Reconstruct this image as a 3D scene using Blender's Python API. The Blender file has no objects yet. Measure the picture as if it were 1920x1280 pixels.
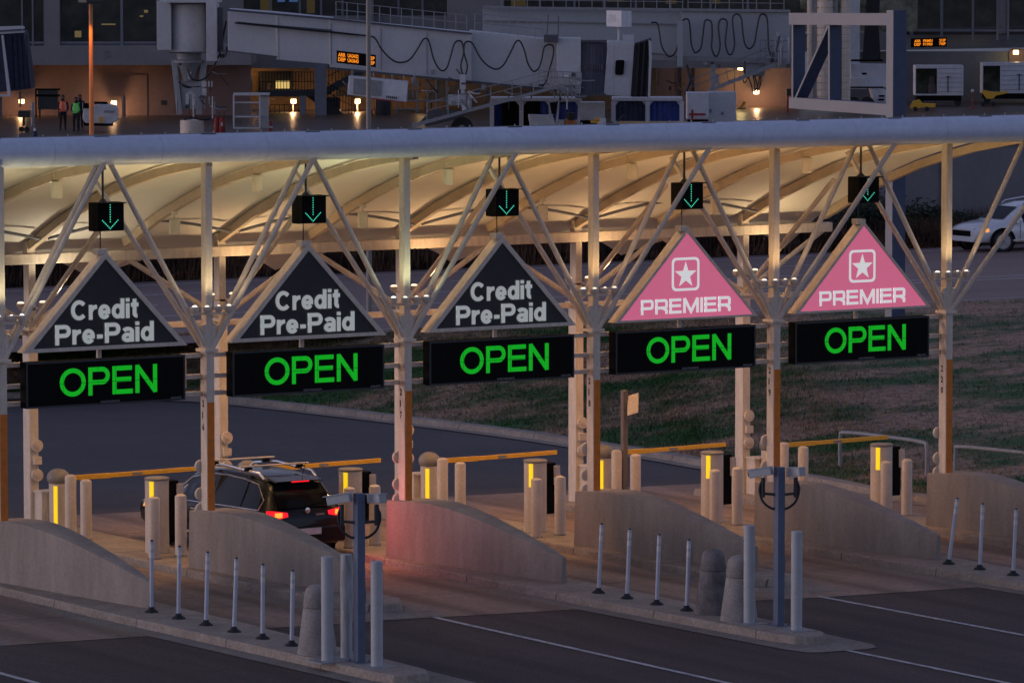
import bpy, bmesh, math, random
from mathutils import Vector, Matrix
random.seed(7)
C = bpy.context.scene
R_ = math.radians
# ------------------------------------------------------------------ camera, world, sun
F_PX, YAW, PITCH = 9655.4, .5648, .0826
CAM = Vector((-43.013, -85.679, 12.505))
cam = bpy.data.cameras.new('camera'); co = bpy.data.objects.new('camera', cam); C.collection.objects.link(co)
cam.sensor_width = 36; cam.lens = 36 * F_PX / 1920; cam.clip_start = 1; cam.clip_end = 3000
co.location = CAM; co.rotation_mode = 'XYZ'
co.rotation_euler = (math.pi / 2 - PITCH, .0005, -YAW)
C.camera = co
C.view_settings.view_transform = 'Standard'; C.view_settings.look = 'None'
C.view_settings.exposure = 0; C.view_settings.gamma = 1
w = bpy.data.worlds.new('World'); C.world = w; w.use_nodes = True
nt = w.node_tree; bg = nt.nodes['Background']
sky = nt.nodes.new('ShaderNodeTexSky'); sky.sky_type = 'NISHITA'; sky.sun_disc = False
SUN_EL, SUN_ROT = R_(9.0), R_(300)
sky.sun_elevation = SUN_EL; sky.sun_rotation = SUN_ROT
hs = nt.nodes.new('ShaderNodeHueSaturation'); hs.inputs['Saturation'].default_value = .62
tint = nt.nodes.new('ShaderNodeMix'); tint.data_type = 'RGBA'; tint.blend_type = 'MULTIPLY'; tint.inputs[0].default_value = 1
tint.inputs[7].default_value = (.80, .79, 1.16, 1)      # camera white balance of the dusk sky
nt.links.new(sky.outputs[0], hs.inputs['Color']); nt.links.new(hs.outputs[0], tint.inputs[6]); nt.links.new(tint.outputs[2], bg.inputs[0])
bg.inputs[1].default_value = .13
sl = bpy.data.lights.new('sun', 'SUN'); sl.energy = .03; sl.angle = R_(12); sl.color = (1, .9, .8)
so = bpy.data.objects.new('sun', sl); C.collection.objects.link(so)
sd = Vector((math.sin(SUN_ROT) * math.cos(SUN_EL), math.cos(SUN_ROT) * math.cos(SUN_EL), math.sin(SUN_EL)))
so.rotation_euler = (-sd).to_track_quat('-Z', 'Y').to_euler(); so.location = (0, 0, 60)

# ------------------------------------------------------------------ helpers
COL = C.collection
MAT_OF = {}
FRB = Matrix.Translation((CAM.x, CAM.y, 0)) @ Matrix.Rotation(-YAW, 4, 'Z')   # terminal frame: x right, y away
def L(px, py, D):
    up = (640 - py) / F_PX * D
    return Vector(((px - 960) / F_PX * D, D * math.cos(PITCH) + up * math.sin(PITCH),
                   CAM.z - D * math.sin(PITCH) + up * math.cos(PITCH)))
def gz(x): return -.0179 * x
def mtx(o): return MAT_OF[o.name]
def tag(o, label=None, cat=None, group=None, kind=None):
    for k, v in (('label', label), ('category', cat), ('group', group), ('kind', kind)):
        if v: o[k] = v
    return o
def thing(name, label, cat, loc=(0, 0, 0), rz=0, group=None, fr=None):
    o = bpy.data.objects.new(name, None); COL.objects.link(o); o.empty_display_size = .2
    m = Matrix.Translation(loc) @ Matrix.Rotation(rz, 4, 'Z')
    if fr is not None: m = fr @ m
    o.matrix_world = m; o.location = m.to_translation(); o.rotation_euler = m.to_euler()
    MAT_OF[o.name] = m
    return tag(o, label, cat, group)
def dup(root, loc, label, group=None, rz=None):
    r = root.copy(); COL.objects.link(r); r.location = loc
    if rz is not None: r.rotation_euler.z = rz
    r['label'] = label
    if group: r['group'] = group
    for ch in list(root.children):
        c = ch.copy(); COL.objects.link(c); c.parent = r
        for g in list(ch.children):
            d = g.copy(); COL.objects.link(d); d.parent = c
    return r

class MB:
    def __init__(s, fr=None): s.v = []; s.f = []; s.fr = fr if fr is not None else Matrix()
    def add(s, vs, fs):
        n = len(s.v); s.v += [Vector(a) for a in vs]; s.f += [tuple(i + n for i in f) for f in fs]; return s
    def box(s, x0, x1, y0, y1, z0, z1):
        return s.add([(x0, y0, z0), (x1, y0, z0), (x1, y1, z0), (x0, y1, z0), (x0, y0, z1), (x1, y0, z1), (x1, y1, z1), (x0, y1, z1)],
                     [(3, 2, 1, 0), (4, 5, 6, 7), (0, 1, 5, 4), (1, 2, 6, 5), (2, 3, 7, 6), (3, 0, 4, 7)])
    def hexa(s, b, t):   # four bottom, four top points
        return s.add(list(b) + list(t), [(3, 2, 1, 0), (4, 5, 6, 7), (0, 1, 5, 4), (1, 2, 6, 5), (2, 3, 7, 6), (3, 0, 4, 7)])
    def bar(s, a, b, w, h, up=(0, 0, 1)):   # rectangular bar from a to b
        a = Vector(a); b = Vector(b); d = (b - a).normalized(); u = Vector(up)
        if abs(d.dot(u)) > .97: u = Vector((0, 1, 0))
        r = d.cross(u).normalized() * w / 2; t = r.cross(d).normalized() * h / 2
        return s.hexa([a - r - t, a + r - t, a + r + t, a - r + t], [b - r - t, b + r - t, b + r + t, b - r + t])
    def tube(s, pts, r, n=8, caps=True):
        pts = [Vector(p) for p in pts]; N = len(pts); rs = r if isinstance(r, (list, tuple)) else [r] * N
        d0 = (pts[1] - pts[0]).normalized(); ref = Vector((0, 0, 1)) if abs(d0.z) < .9 else Vector((1, 0, 0))
        x = d0.cross(ref).normalized(); vs = []; fs = []
        for i, p in enumerate(pts):
            d = (pts[min(i + 1, N - 1)] - pts[max(i - 1, 0)]).normalized()
            x = (x - d * x.dot(d)).normalized(); y = d.cross(x)
            vs += [p + (x * math.cos(2 * math.pi * k / n) + y * math.sin(2 * math.pi * k / n)) * rs[i] for k in range(n)]
        for i in range(N - 1):
            for k in range(n):
                k2 = (k + 1) % n; fs.append((i * n + k, i * n + k2, (i + 1) * n + k2, (i + 1) * n + k))
        if caps: fs.append(tuple(range(n))[::-1]); fs.append(tuple((N - 1) * n + k for k in range(n)))
        return s.add(vs, fs)
    def lathe(s, prof, c=(0, 0, 0), n=20, axis='z'):
        vs = []; fs = []; N = len(prof)
        for r, h in prof:
            for k in range(n):
                a = 2 * math.pi * k / n; p = (r * math.cos(a), r * math.sin(a), h)
                if axis == 'y': p = (p[0], p[2], p[1])
                if axis == 'x': p = (p[2], p[0], p[1])
                vs.append((p[0] + c[0], p[1] + c[1], p[2] + c[2]))
        for i in range(N - 1):
            for k in range(n):
                k2 = (k + 1) % n; fs.append((i * n + k, i * n + k2, (i + 1) * n + k2, (i + 1) * n + k))
        fs.append(tuple(range(n))[::-1]); fs.append(tuple((N - 1) * n + k for k in range(n)))
        return s.add(vs, fs)
    def ball(s, c, r, n=14, m=8):
        rx, ry, rz = r if isinstance(r, (tuple, list)) else (r, r, r); vs = []; fs = []
        for i in range(m + 1):
            t = math.pi * i / m
            for k in range(n):
                a = 2 * math.pi * k / n
                vs.append((c[0] + rx * math.sin(t) * math.cos(a), c[1] + ry * math.sin(t) * math.sin(a), c[2] + rz * math.cos(t)))
        for i in range(m):
            for k in range(n):
                k2 = (k + 1) % n; fs.append((i * n + k, (i + 1) * n + k, (i + 1) * n + k2, i * n + k2))
        return s.add(vs, fs)
    def prism(s, poly, o, ux, uy, un, depth):   # 2-D polygon swept along -un (front at o)
        o, ux, uy, un = Vector(o), Vector(ux), Vector(uy), Vector(un); n = len(poly)
        a = [o + ux * p[0] + uy * p[1] for p in poly]; b = [p - un * depth for p in a]
        return s.add(a + b, [tuple(range(n)), tuple(range(2 * n - 1, n - 1, -1))] + [(i, n + i, n + (i + 1) % n, (i + 1) % n) for i in range(n)])
    def ring(s, outer, inner, o, ux, uy, un, depth):   # frame between two like polygons
        o, ux, uy, un = Vector(o), Vector(ux), Vector(uy), Vector(un); n = len(outer)
        P = lambda q, d: [o + ux * p[0] + uy * p[1] - un * d for p in q]
        vs = P(outer, 0) + P(inner, 0) + P(outer, depth) + P(inner, depth); fs = []
        for i in range(n):
            j = (i + 1) % n
            fs += [(i, j, n + j, n + i), (2 * n + i, 3 * n + i, 3 * n + j, 2 * n + j), (i, 2 * n + i, 2 * n + j, j), (n + i, n + j, 3 * n + j, 3 * n + i)]
        return s.add(vs, fs)
    def text(s, body, o, ux, uy, un, w, h, depth=.01, bold=0.0):
        cu = bpy.data.curves.new('t', 'FONT'); cu.body = body; cu.offset = bold; cu.resolution_u = 4; cu.extrude = .05
        ob = bpy.data.objects.new('t', cu); me = ob.to_mesh()
        vs = [v.co.copy() for v in me.vertices]; fs = [tuple(p.vertices) for p in me.polygons]
        ob.to_mesh_clear(); bpy.data.objects.remove(ob); bpy.data.curves.remove(cu)
        x0 = min(v.x for v in vs); x1 = max(v.x for v in vs); y0 = min(v.y for v in vs); y1 = max(v.y for v in vs)
        o, ux, uy, un = Vector(o), Vector(ux), Vector(uy), Vector(un); sx = w / (x1 - x0); sy = (h / (y1 - y0)) if h else sx
        return s.add([o + ux * (v.x - x0) * sx + uy * (v.y - y0) * sy + un * (v.z + .05) * 10 * depth for v in vs], fs)
    def strokes(s, word, o, ux, uy, un, w, h, t, depth=.01, gap=.11, sq=False):
        """plain sans lettering drawn as thick strokes, fitted into w x h"""
        def arc(cx, cy, rx, ry, a0, a1, n=14): return [(cx + rx * math.cos(R_(a0 + (a1 - a0) * k / n)), cy + ry * math.sin(R_(a0 + (a1 - a0) * k / n))) for k in range(n + 1)]
        q = t / 2; X = .74; out = []; x = 0
        def bowl(w_, m): r = min((1 - q - m) / 2, .13 if sq else 9); return [(0, 1 - q), (w_ - q - r, 1 - q)] + arc(w_ - q - r, 1 - q - r, r, r, 90, 0, 6)[1:] + arc(w_ - q - r, m + r, r, r, 0, -90, 6) + [(0, m)]
        for ch in word:
            if ch == 'O': W = 1.06; g = [(arc(W / 2, .5, W / 2 - q, .5 - q, 0, 360, 36)[:-1], 1)]
            elif ch == 'C': W = .96; g = [(arc(W / 2, .5, W / 2 - q, .5 - q, 42, 318, 26), 0)]
            elif ch in 'PR':
                W = .98 if sq else .88; m = .42 if sq else .46; g = [([(q, 0), (q, 1)], 0), (bowl(W, m), 0)]
                if ch == 'R': g += [([(W * .58, m), (W - q * 1.05, m - .17), (W - q, 0)], 0)]
            elif ch == 'E': W = .95 if sq else .84; g = [([(q, 0), (q, 1)], 0), ([(0, 1 - q), (W - .03, 1 - q)], 0), ([(0, .52), (W - .06, .52)], 0), ([(0, q), (W, q)], 0)]
            elif ch == 'N': W = .90; g = [([(q, 0), (q, 1)], 0), ([(W - q, 0), (W - q, 1)], 0), ([(q * .9, 1 - q * .4), (W - q * .9, q * .4)], 0)]
            elif ch == 'M': W = 1.22; g = [([(q, 0), (q, 1)], 0), ([(W - q, 0), (W - q, 1)], 0), ([(q * 1.1, .98), (W / 2, q), (W - q * 1.1, .98)], 0)]
            elif ch == 'I': W = t; g = [([(q, 0), (q, 1)], 0)]
            elif ch == 'r': W = .46; g = [([(q, 0), (q, X)], 0), (arc(W + .02, X - .36, W - q, .36 - q, 175, 92, 8), 0)]
            elif ch == 'e': W = .70; g = [(arc(W / 2, X / 2, W / 2 - q, X / 2 - q, 0, 325, 24), 0), ([(q, X / 2 - .02), (W - .01, X / 2 - .02)], 0)]
            elif ch == 'd': W = .74; g = [(arc(W / 2 - .02, X / 2, W / 2 - q - .02, X / 2 - q, 0, 360, 24)[:-1], 1), ([(W - q, 0), (W - q, 1)], 0)]
            elif ch == 'i': W = t; g = [([(q, 0), (q, X)], 0), ([(q, X + .09), (q, 1)], 0)]
            elif ch == 't': W = .42; g = [([(q + .10, .95), (q + .10, .22)] + arc(q + .10 + .13, .22, .13, .22 - q, 180, 280, 6)[1:], 0), ([(0, X - q * .8), (W, X - q * .8)], 0)]
            elif ch == 'a': W = .68; g = [(arc(W / 2 - .02, .23, W / 2 - q - .02, .23 - q * .9, 0, 360, 20)[:-1], 1), ([(W - q, 0), (W - q, X - .22)] + arc(W / 2, X - .22, W / 2 - q, .22 - q * .85, 0, 160, 10)[1:], 0)]
            else: W = .38; g = [([(.04, .34), (W - .04, .34)], 0)]
            out += [([(px + x, py) for px, py in p], c) for p, c in g]; x += W + gap
        x -= gap; o, ux, uy, un = Vector(o), Vector(ux), Vector(uy), Vector(un); kx, ky = w / x, h
        for k, (p, closed) in enumerate(out):
            n = len(p); Lf = []; Rt = []
            for i in range(n):
                a = Vector(p[i - 1] if (closed or i) else p[i]); b_ = Vector(p[i]); c = Vector(p[(i + 1) % n] if (closed or i < n - 1) else p[i])
                d1 = (b_ - a) if (b_ - a).length > 1e-6 else (c - b_); d2 = (c - b_) if (c - b_).length > 1e-6 else d1
                d1 = d1.normalized(); d2 = d2.normalized(); n1 = Vector((-d1.y, d1.x)); n2 = Vector((-d2.y, d2.x)); m = n1 + n2; m = m / max(.5, m.dot(m) / 2) if m.length > .1 else n1
                Lf.append(b_ + m * q); Rt.append(b_ - m * q)
            dz = depth + k * .0004; P = lambda v, z: o + ux * v.x * kx + uy * v.y * ky + un * z
            vs = [P(v, dz) for v in Lf] + [P(v, dz) for v in Rt] + [P(v, 0) for v in Lf] + [P(v, 0) for v in Rt]; fs = []
            for i in range(n if closed else n - 1):
                j = (i + 1) % n; fs += [(i, j, n + j, n + i), (i, 2 * n + i, 2 * n + j, j), (n + i, n + j, 3 * n + j, 3 * n + i)]
            if not closed: fs += [(0, n, 3 * n, 2 * n), (n - 1, 2 * n - 1, 4 * n - 1, 3 * n - 1)]
            s.add(vs, fs)
        return s
    def build(s, name, m, parent=None, smooth=False, bevel=0, loc=None, seg=2):
        me = bpy.data.meshes.new(name)
        if parent is not None: inv = mtx(parent).inverted() @ s.fr
        else:
            loc = Vector(loc) if loc is not None else Vector((0, 0, 0)); inv = Matrix.Translation(-(s.fr @ loc)) @ s.fr
        me.from_pydata([inv @ v for v in s.v], [], s.f); me.materials.append(m)
        bm = bmesh.new(); bm.from_mesh(me); bmesh.ops.recalc_face_normals(bm, faces=bm.faces); bm.to_mesh(me); bm.free()
        if smooth:
            me.polygons.foreach_set('use_smooth', [True] * len(me.polygons))
            me.set_sharp_from_angle(angle=R_(40))
        o = bpy.data.objects.new(name, me); COL.objects.link(o)
        if parent is not None: o.parent = parent; MAT_OF[o.name] = mtx(parent)
        else: o.location = s.fr @ loc; MAT_OF[o.name] = Matrix.Translation(o.location)
        if bevel:
            b = o.modifiers.new('bevel', 'BEVEL'); b.width = bevel; b.segments = seg; b.limit_method = 'ANGLE'; b.angle_limit = R_(35)
        return o

def mat(name, col, rough=.6, var=.12, scale=3., metal=0, bump=0, emit=None, es=1., spec=.5, fine=0, stretch=None, coat=0, fa=None, joint=0, tracks=0):
    m = bpy.data.materials.new(name); m.use_nodes = True; t = m.node_tree; b = t.nodes['Principled BSDF']
    b.inputs['Roughness'].default_value = rough; b.inputs['Metallic'].default_value = metal
    b.inputs['Specular IOR Level'].default_value = spec; b.inputs['Coat Weight'].default_value = coat
    tc = t.nodes.new('ShaderNodeTexCoord'); src = tc.outputs['Object']
    if stretch:
        mp = t.nodes.new('ShaderNodeMapping'); mp.inputs['Scale'].default_value = stretch; t.links.new(src, mp.inputs[0]); src = mp.outputs[0]
    n = t.nodes.new('ShaderNodeTexNoise'); n.inputs['Scale'].default_value = scale; n.inputs['Detail'].default_value = 6; n.inputs['Roughness'].default_value = .65
    t.links.new(src, n.inputs['Vector'])
    mx = t.nodes.new('ShaderNodeMix'); mx.data_type = 'RGBA'
    mr = t.nodes.new('ShaderNodeMapRange'); mr.inputs[1].default_value = .3; mr.inputs[2].default_value = .7
    t.links.new(n.outputs[0], mr.inputs[0]); t.links.new(mr.outputs[0], mx.inputs[0])
    mx.inputs[6].default_value = (*[c * (1 - var) for c in col], 1); mx.inputs[7].default_value = (*[min(1, c * (1 + var)) for c in col], 1)
    out = mx.outputs[2]
    if fine:
        n2 = t.nodes.new('ShaderNodeTexNoise'); n2.inputs['Scale'].default_value = fine; n2.inputs['Detail'].default_value = 3
        t.links.new(tc.outputs['Object'], n2.inputs['Vector'])
        m2 = t.nodes.new('ShaderNodeMix'); m2.data_type = 'RGBA'; m2.blend_type = 'MULTIPLY'; m2.inputs[0].default_value = 1
        r2 = t.nodes.new('ShaderNodeMapRange'); r2.inputs[1].default_value = .3; r2.inputs[2].default_value = .7; fa_ = fa if fa is not None else (.3 if bump else .06); r2.inputs[3].default_value = 1 - fa_; r2.inputs[4].default_value = 1 + fa_
        t.links.new(n2.outputs[0], r2.inputs[0]); t.links.new(out, m2.inputs[6]); t.links.new(r2.outputs[0], m2.inputs[7]); out = m2.outputs[2]
    if tracks:   # darker wheel paths worn along every lane
        sx = t.nodes.new('ShaderNodeSeparateXYZ'); t.links.new(tc.outputs['Object'], sx.inputs[0])
        def mth(op, a, v=None, b_=None):
            n_ = t.nodes.new('ShaderNodeMath'); n_.operation = op; t.links.new(a, n_.inputs[0])
            if v is not None: n_.inputs[1].default_value = v
            if b_ is not None: t.links.new(b_, n_.inputs[1])
            return n_.outputs[0]
        lane = mth('FLOORED_MODULO', mth('ADD', sx.outputs[0], 4.4 * 20 - .25), 4.4)
        d = mth('ABSOLUTE', mth('SUBTRACT', mth('ABSOLUTE', mth('SUBTRACT', lane, 2.2)), .78))
        mr3 = t.nodes.new('ShaderNodeMapRange'); mr3.inputs[1].default_value = .42; mr3.inputs[2].default_value = .05; t.links.new(d, mr3.inputs[0])
        fac = mth('MULTIPLY', mth('MULTIPLY', mr3.outputs[0], None, n.outputs[0]), tracks * 2)
        m4 = t.nodes.new('ShaderNodeMix'); m4.data_type = 'RGBA'; t.links.new(fac, m4.inputs[0]); t.links.new(out, m4.inputs[6]); m4.inputs[7].default_value = (*[c * .38 for c in col], 1); out = m4.outputs[2]
    if joint:
        sx = t.nodes.new('ShaderNodeSeparateXYZ'); t.links.new(tc.outputs['Object'], sx.inputs[0])
        md = t.nodes.new('ShaderNodeMath'); md.operation = 'FLOORED_MODULO'; md.inputs[1].default_value = joint; t.links.new(sx.outputs[1], md.inputs[0])
        lt = t.nodes.new('ShaderNodeMath'); lt.operation = 'LESS_THAN'; lt.inputs[1].default_value = .03; t.links.new(md.outputs[0], lt.inputs[0])
        m3 = t.nodes.new('ShaderNodeMix'); m3.data_type = 'RGBA'; t.links.new(lt.outputs[0], m3.inputs[0]); t.links.new(out, m3.inputs[6]); m3.inputs[7].default_value = (*[c * .35 for c in col], 1); out = m3.outputs[2]
    t.links.new(out, b.inputs['Base Color'])
    if bump:
        bp = t.nodes.new('ShaderNodeBump'); bp.inputs['Strength'].default_value = bump; bp.inputs['Distance'].default_value = .02
        t.links.new((n2 if fine else n).outputs[0], bp.inputs['Height']); t.links.new(bp.outputs[0], b.inputs['Normal'])
    if emit: b.inputs['Emission Color'].default_value = (*emit, 1); b.inputs['Emission Strength'].default_value = es
    return m
def glassmat(name, tint, alpha):
    m = mat(name, tint, rough=.08, var=.05, spec=.7); b = m.node_tree.nodes['Principled BSDF']; b.inputs['Alpha'].default_value = alpha; return m

M = dict(
    white=mat('white_steel_paint', (.66, .575, .47), .5, .13, 2.5, fine=14, stretch=(4, 4, .5)),
    cream=mat('cream_bollard_paint', (.60, .515, .425), .5, .07, 3, fine=20),
    concrete=mat('precast_concrete', (.31, .265, .225), .85, .2, 2.2, bump=.1, fa=.09, fine=18, stretch=(1, 1, .22)),
    plaza=mat('plaza_concrete', (.27, .195, .15), .85, .34, .9, bump=.2, fine=9, fa=.2, stretch=(1, .18, 1), tracks=.55),
    kerb=mat('kerb_concrete', (.30, .25, .205), .85, .22, 1.6, bump=.1, fa=.2, joint=3.05, fine=16),
    gutter=mat('gutter_concrete', (.23, .20, .17), .85, .2, 1.1, bump=.2, fine=16),
    asphalt=mat('approach_asphalt', (.074, .050, .044), .95, .32, .9, bump=.4, fine=22, fa=.45, stretch=(1, .16, 1), tracks=.4),
    asphalt2=mat('exit_asphalt', (.085, .072, .072), .95, .16, .3, bump=.4, fine=24),
    road=mat('highway_asphalt', (.25, .175, .15), .8, .15, .2, bump=.3, fine=16, stretch=(.2, 1.6, 1)),
    apron=mat('apron_concrete', (.10, .072, .055), .36, .3, .25, fine=3),
    line=mat('road_marking_paint', (.50, .48, .47), .8, .35, 4, fine=14, fa=.35),
    soil=mat('bare_soil', (.06, .045, .03), .95, .3, .6),
    membrane=mat('membrane_fabric', (.72, .70, .64), .7, .05, .8),
    beam=mat('beam_fascia_paint', (.60, .66, .78), .45, .06, 1.2, fine=8),
    orange=mat('orange_reflective_panel', (.68, .19, .012), .6, .18, 6, fine=40),
    orangepole=mat('pole_lamplight_orange', (.62, .22, .06), .55, .15, 2),  # orange lamplight on the pole is put into its base colour
    black=mat('black_housing', (.006, .006, .006), .8, .2, 4, spec=.12),
    dark=mat('dark_steel', (.03, .032, .036), .5, .2, 4),
    rib=mat('canopy_rib_shaded', (.46, .37, .27), .5, .12, 2.5, fine=14),  # the ribs' backlit shade is put into this darker tone
    beamseam=mat('beam_seam_paint', (.46, .51, .60), .5, .06, 2),
    rubber=mat('black_rubber', (.018, .018, .02), .75, .2, 6),
    bluegrey=mat('blue_grey_pole_paint', (.10, .13, .20), .5, .12, 3),
    brownpost=mat('brown_post_paint', (.15, .125, .105), .6, .15, 3),
    greydome=mat('grey_housing', (.24, .22, .19), .5, .1, 3),
    yellow=mat('boom_yellow', (.78, .42, .03), .5, .08, 3),
    ystrip=mat('lit_yellow_strip', (.8, .6, .02), .5, .02, 3, emit=(.93, .62, .008), es=.85),
    green=mat('lit_green_led', (.01, .1, .01), .5, .02, 3, emit=(.0, .34, .006), es=1.0),
    aqua=mat('lit_arrow_led', (.1, .4, .3), .5, .02, 3, emit=(.06, .78, .48), es=1.0),
    amber=mat('lit_amber_led', (.3, .1, .01), .5, .02, 3, emit=(1., .27, .01), es=1.0),
    pink=mat('lit_pink_panel', (.55, .1, .2), .5, .03, 1, emit=(.50, .11, .19), es=.88),
    signface=mat('dark_sign_face', (.026, .025, .027), .6, .2, 3),
    letter=mat('halo_lit_letters', (.45, .45, .44), .5, .03, 3, emit=(.42, .45, .44), es=.52),
    starw=mat('lit_white_emblem', (.7, .7, .7), .5, .02, 3, emit=(.62, .62, .60), es=.8),
    halo=mat('letter_halo', (.05, .05, .06), .6, .02, 3, emit=(.07, .075, .075), es=.6),
    lens=mat('lamp_lens', (.9, .9, .9), .3, .01, 3, emit=(1, .80, .5), es=1.6),
    pend=mat('pendant_lamp_shell', (.6, .55, .45), .45, .06, 3),
    caulk=mat('delineator_plastic', (.46, .49, .56), .5, .1, 5),
    band=mat('reflective_band', (.62, .61, .60), .35, .1, 12),
    tallb=mat('white_bollard_sleeve', (.42, .44, .45), .5, .08, 4, fine=22),
    scuff=mat('scuffed_bollard_sleeve', (.36, .37, .38), .5, .42, 2.4, fine=22, stretch=(5, 5, .7)),
    stone=mat('exposed_aggregate', (.30, .27, .25), .9, .2, 3, bump=.6, fine=55),
    stoned=mat('weathered_aggregate', (.17, .155, .15), .9, .55, 2.2, bump=.6, fine=55),
    carblack=mat('black_car_paint', (.006, .006, .007), .22, .1, 2, coat=.25, spec=.25),
    carwhite=mat('white_car_paint', (.74, .75, .77), .25, .02, 2, coat=1),
    glass=mat('tinted_car_glass', (.008, .008, .009), .05, .1, 2, spec=.16),
    chrome=mat('chrome_trim', (.75, .73, .70), .22, .05, 5, metal=1),
    alloy=mat('alloy_wheel', (.35, .35, .37), .35, .1, 5, metal=.8),
    redlit=mat('lit_red_lamp', (.5, .01, .02), .4, .02, 3, emit=(.95, .006, .015), es=1.2),
    redhot=mat('lit_amber_red_lamp', (.6, .1, .02), .4, .02, 3, emit=(1., .42, .05), es=1.2),
    redoff=mat('red_lamp', (.35, .02, .02), .3, .1, 3),
    ambl=mat('amber_marker_lamp', (.8, .35, .1), .3, .05, 3, emit=(1, .38, .08), es=.9),
    plate=mat('number_plate', (.6, .6, .6), .5, .1, 6),
    term=mat('terminal_panel', (.20, .20, .20), .7, .1, .6, fine=6),
    termlow=mat('terminal_lower_wall', (.23, .155, .14), .8, .1, .5, fine=5),
    termdark=mat('recess_wall', (.26, .17, .09), .85, .3, .8),
    mullion=mat('window_mullion', (.16, .17, .2), .5, .1, 2),
    wglass=glassmat('terminal_glass', (.02, .03, .035), .55),
    interior=mat('dim_interior', (.16, .17, .12), .9, .8, 1.4),
    bridge=mat('jet_bridge_cladding', (.52, .53, .54), .55, .07, .5, fine=7),
    bridge2=mat('jet_bridge_cladding_far', (.36, .38, .40), .55, .08, .5, fine=7),
    bdark=mat('jet_bridge_under', (.08, .085, .095), .6, .2, 2),
    hose=mat('cable_hose', (.012, .013, .018), .55, .1, 3),
    galv=mat('galvanised_steel', (.26, .265, .275), .5, .18, 4),
    corr=mat('corrugated_shutter', (.27, .27, .33), .5, .08, 2),
    gwhite=mat('vehicle_white', (.62, .62, .64), .5, .12, 2, fine=9),
    blue=mat('blue_curtain', (.02, .045, .22), .65, .35, 3, stretch=(3, 3, .4)),
    navy=mat('navy_cover', (.02, .03, .06), .7, .4, 3),
    red=mat('red_paint', (.35, .03, .025), .5, .2, 3),
    lime=mat('lime_vest', (.12, .62, .1), .7, .1, 5, emit=(.05, .32, .05), es=.15),
    ovest=mat('orange_vest', (.85, .16, .06), .7, .1, 5, emit=(.35, .05, .02), es=.12),
    cloth=mat('dark_clothing', (.016, .017, .024), .9, .3, 6),
    skin=mat('skin', (.20, .11, .075), .7, .1, 6),
    wall=mat('barrier_wall_concrete', (.20, .185, .195), .85, .12, .4, fine=6),
    kiosk=mat('screen_blue', (.2, .4, .8), .4, .02, 3, emit=(.16, .34, .85), es=.8),
    warmlit=mat('lit_interior_lamp', (.8, .7, .4), .5, .02, 3, emit=(.75, .55, .18), es=.7),
    sconce=mat('lit_sconce', (1, .8, .5), .5, .02, 3, emit=(1, .62, .28), es=6),
    goldlit=mat('lit_room_wall', (.5, .36, .1), .7, .3, 2, emit=(.35, .24, .05), es=.35),
    signwhite=mat('sign_frame_white', (.31, .29, .28), .6, .06, 2),
    signblue=mat('sign_frame_blue', (.055, .075, .14), .6, .15, 4),
)
# leaves and grass with clump colour from position
def grassmat(name, c1, c2, c3, scale):
    m = bpy.data.materials.new(name); m.use_nodes = True; t = m.node_tree; b = t.nodes['Principled BSDF']; b.inputs['Roughness'].default_value = .9
    tc = t.nodes.new('ShaderNodeTexCoord'); mp = t.nodes.new('ShaderNodeMapping'); mp.inputs['Scale'].default_value = (.45, 1, 1)
    t.links.new(tc.outputs['Object'], mp.inputs[0])
    n = t.nodes.new('ShaderNodeTexNoise'); n.inputs['Scale'].default_value = scale; n.inputs['Detail'].default_value = 7; n.inputs['Roughness'].default_value = .7
    t.links.new(mp.outputs[0], n.inputs['Vector'])
    cr = t.nodes.new('ShaderNodeValToRGB'); e = cr.color_ramp.elements; e[0].position = .43; e[0].color = (*c1, 1); e[1].position = .57; e[1].color = (*c2, 1)
    x = cr.color_ramp.elements.new(.5); x.color = (*c3, 1); t.links.new(n.outputs[0], cr.inputs[0])
    n2 = t.nodes.new('ShaderNodeTexNoise'); n2.inputs['Scale'].default_value = 5; n2.inputs['Detail'].default_value = 8; t.links.new(tc.outputs['Object'], n2.inputs['Vector'])
    m2 = t.nodes.new('ShaderNodeMix'); m2.data_type = 'RGBA'; m2.blend_type = 'MULTIPLY'; m2.inputs[0].default_value = 1
    r2 = t.nodes.new('ShaderNodeMapRange'); r2.inputs[1].default_value = .3; r2.inputs[2].default_value = .7; r2.inputs[3].default_value = .5; r2.inputs[4].default_value = 1.5
    t.links.new(n2.outputs[0], r2.inputs[0]); t.links.new(cr.outputs[0], m2.inputs[6]); t.links.new(r2.outputs[0], m2.inputs[7]); t.links.new(m2.outputs[2], b.inputs['Base Color'])
    return m
M['grass'] = grassmat('patchy_grass', (.018, .078, .010), (.31, .20, .13), (.13, .115, .055), .36)
M['reed'] = grassmat('dry_reed', (.05, .025, .014), (.15, .075, .04), (.09, .045, .026), .8)
M['leaf'] = grassmat('shrub_leaf', (.012, .025, .010), (.045, .05, .022), (.025, .035, .015), 2.5)

def spot(name, loc, d, power, col, size=150, blend=.5, rad=.08):
    l = bpy.data.lights.new(name, 'SPOT'); l.energy = power; l.color = col; l.spot_size = R_(size); l.spot_blend = blend; l.shadow_soft_size = rad
    o = bpy.data.objects.new(name, l); COL.objects.link(o); o.location = loc; o.rotation_euler = Vector(d).to_track_quat('-Z', 'Y').to_euler(); return o
def point(name, loc, power, col, rad=.08):
    l = bpy.data.lights.new(name, 'POINT'); l.energy = power; l.color = col; l.shadow_soft_size = rad
    o = bpy.data.objects.new(name, l); COL.objects.link(o); o.location = loc; return o
def st(o): return tag(o, kind='structure')
def sheet(name, m, pts, dz=0):
    b = MB(); b.add([(x, y, gz(x) + dz) for x, y in pts], [tuple(range(len(pts)))]); return st(b.build(name, m))

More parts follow.
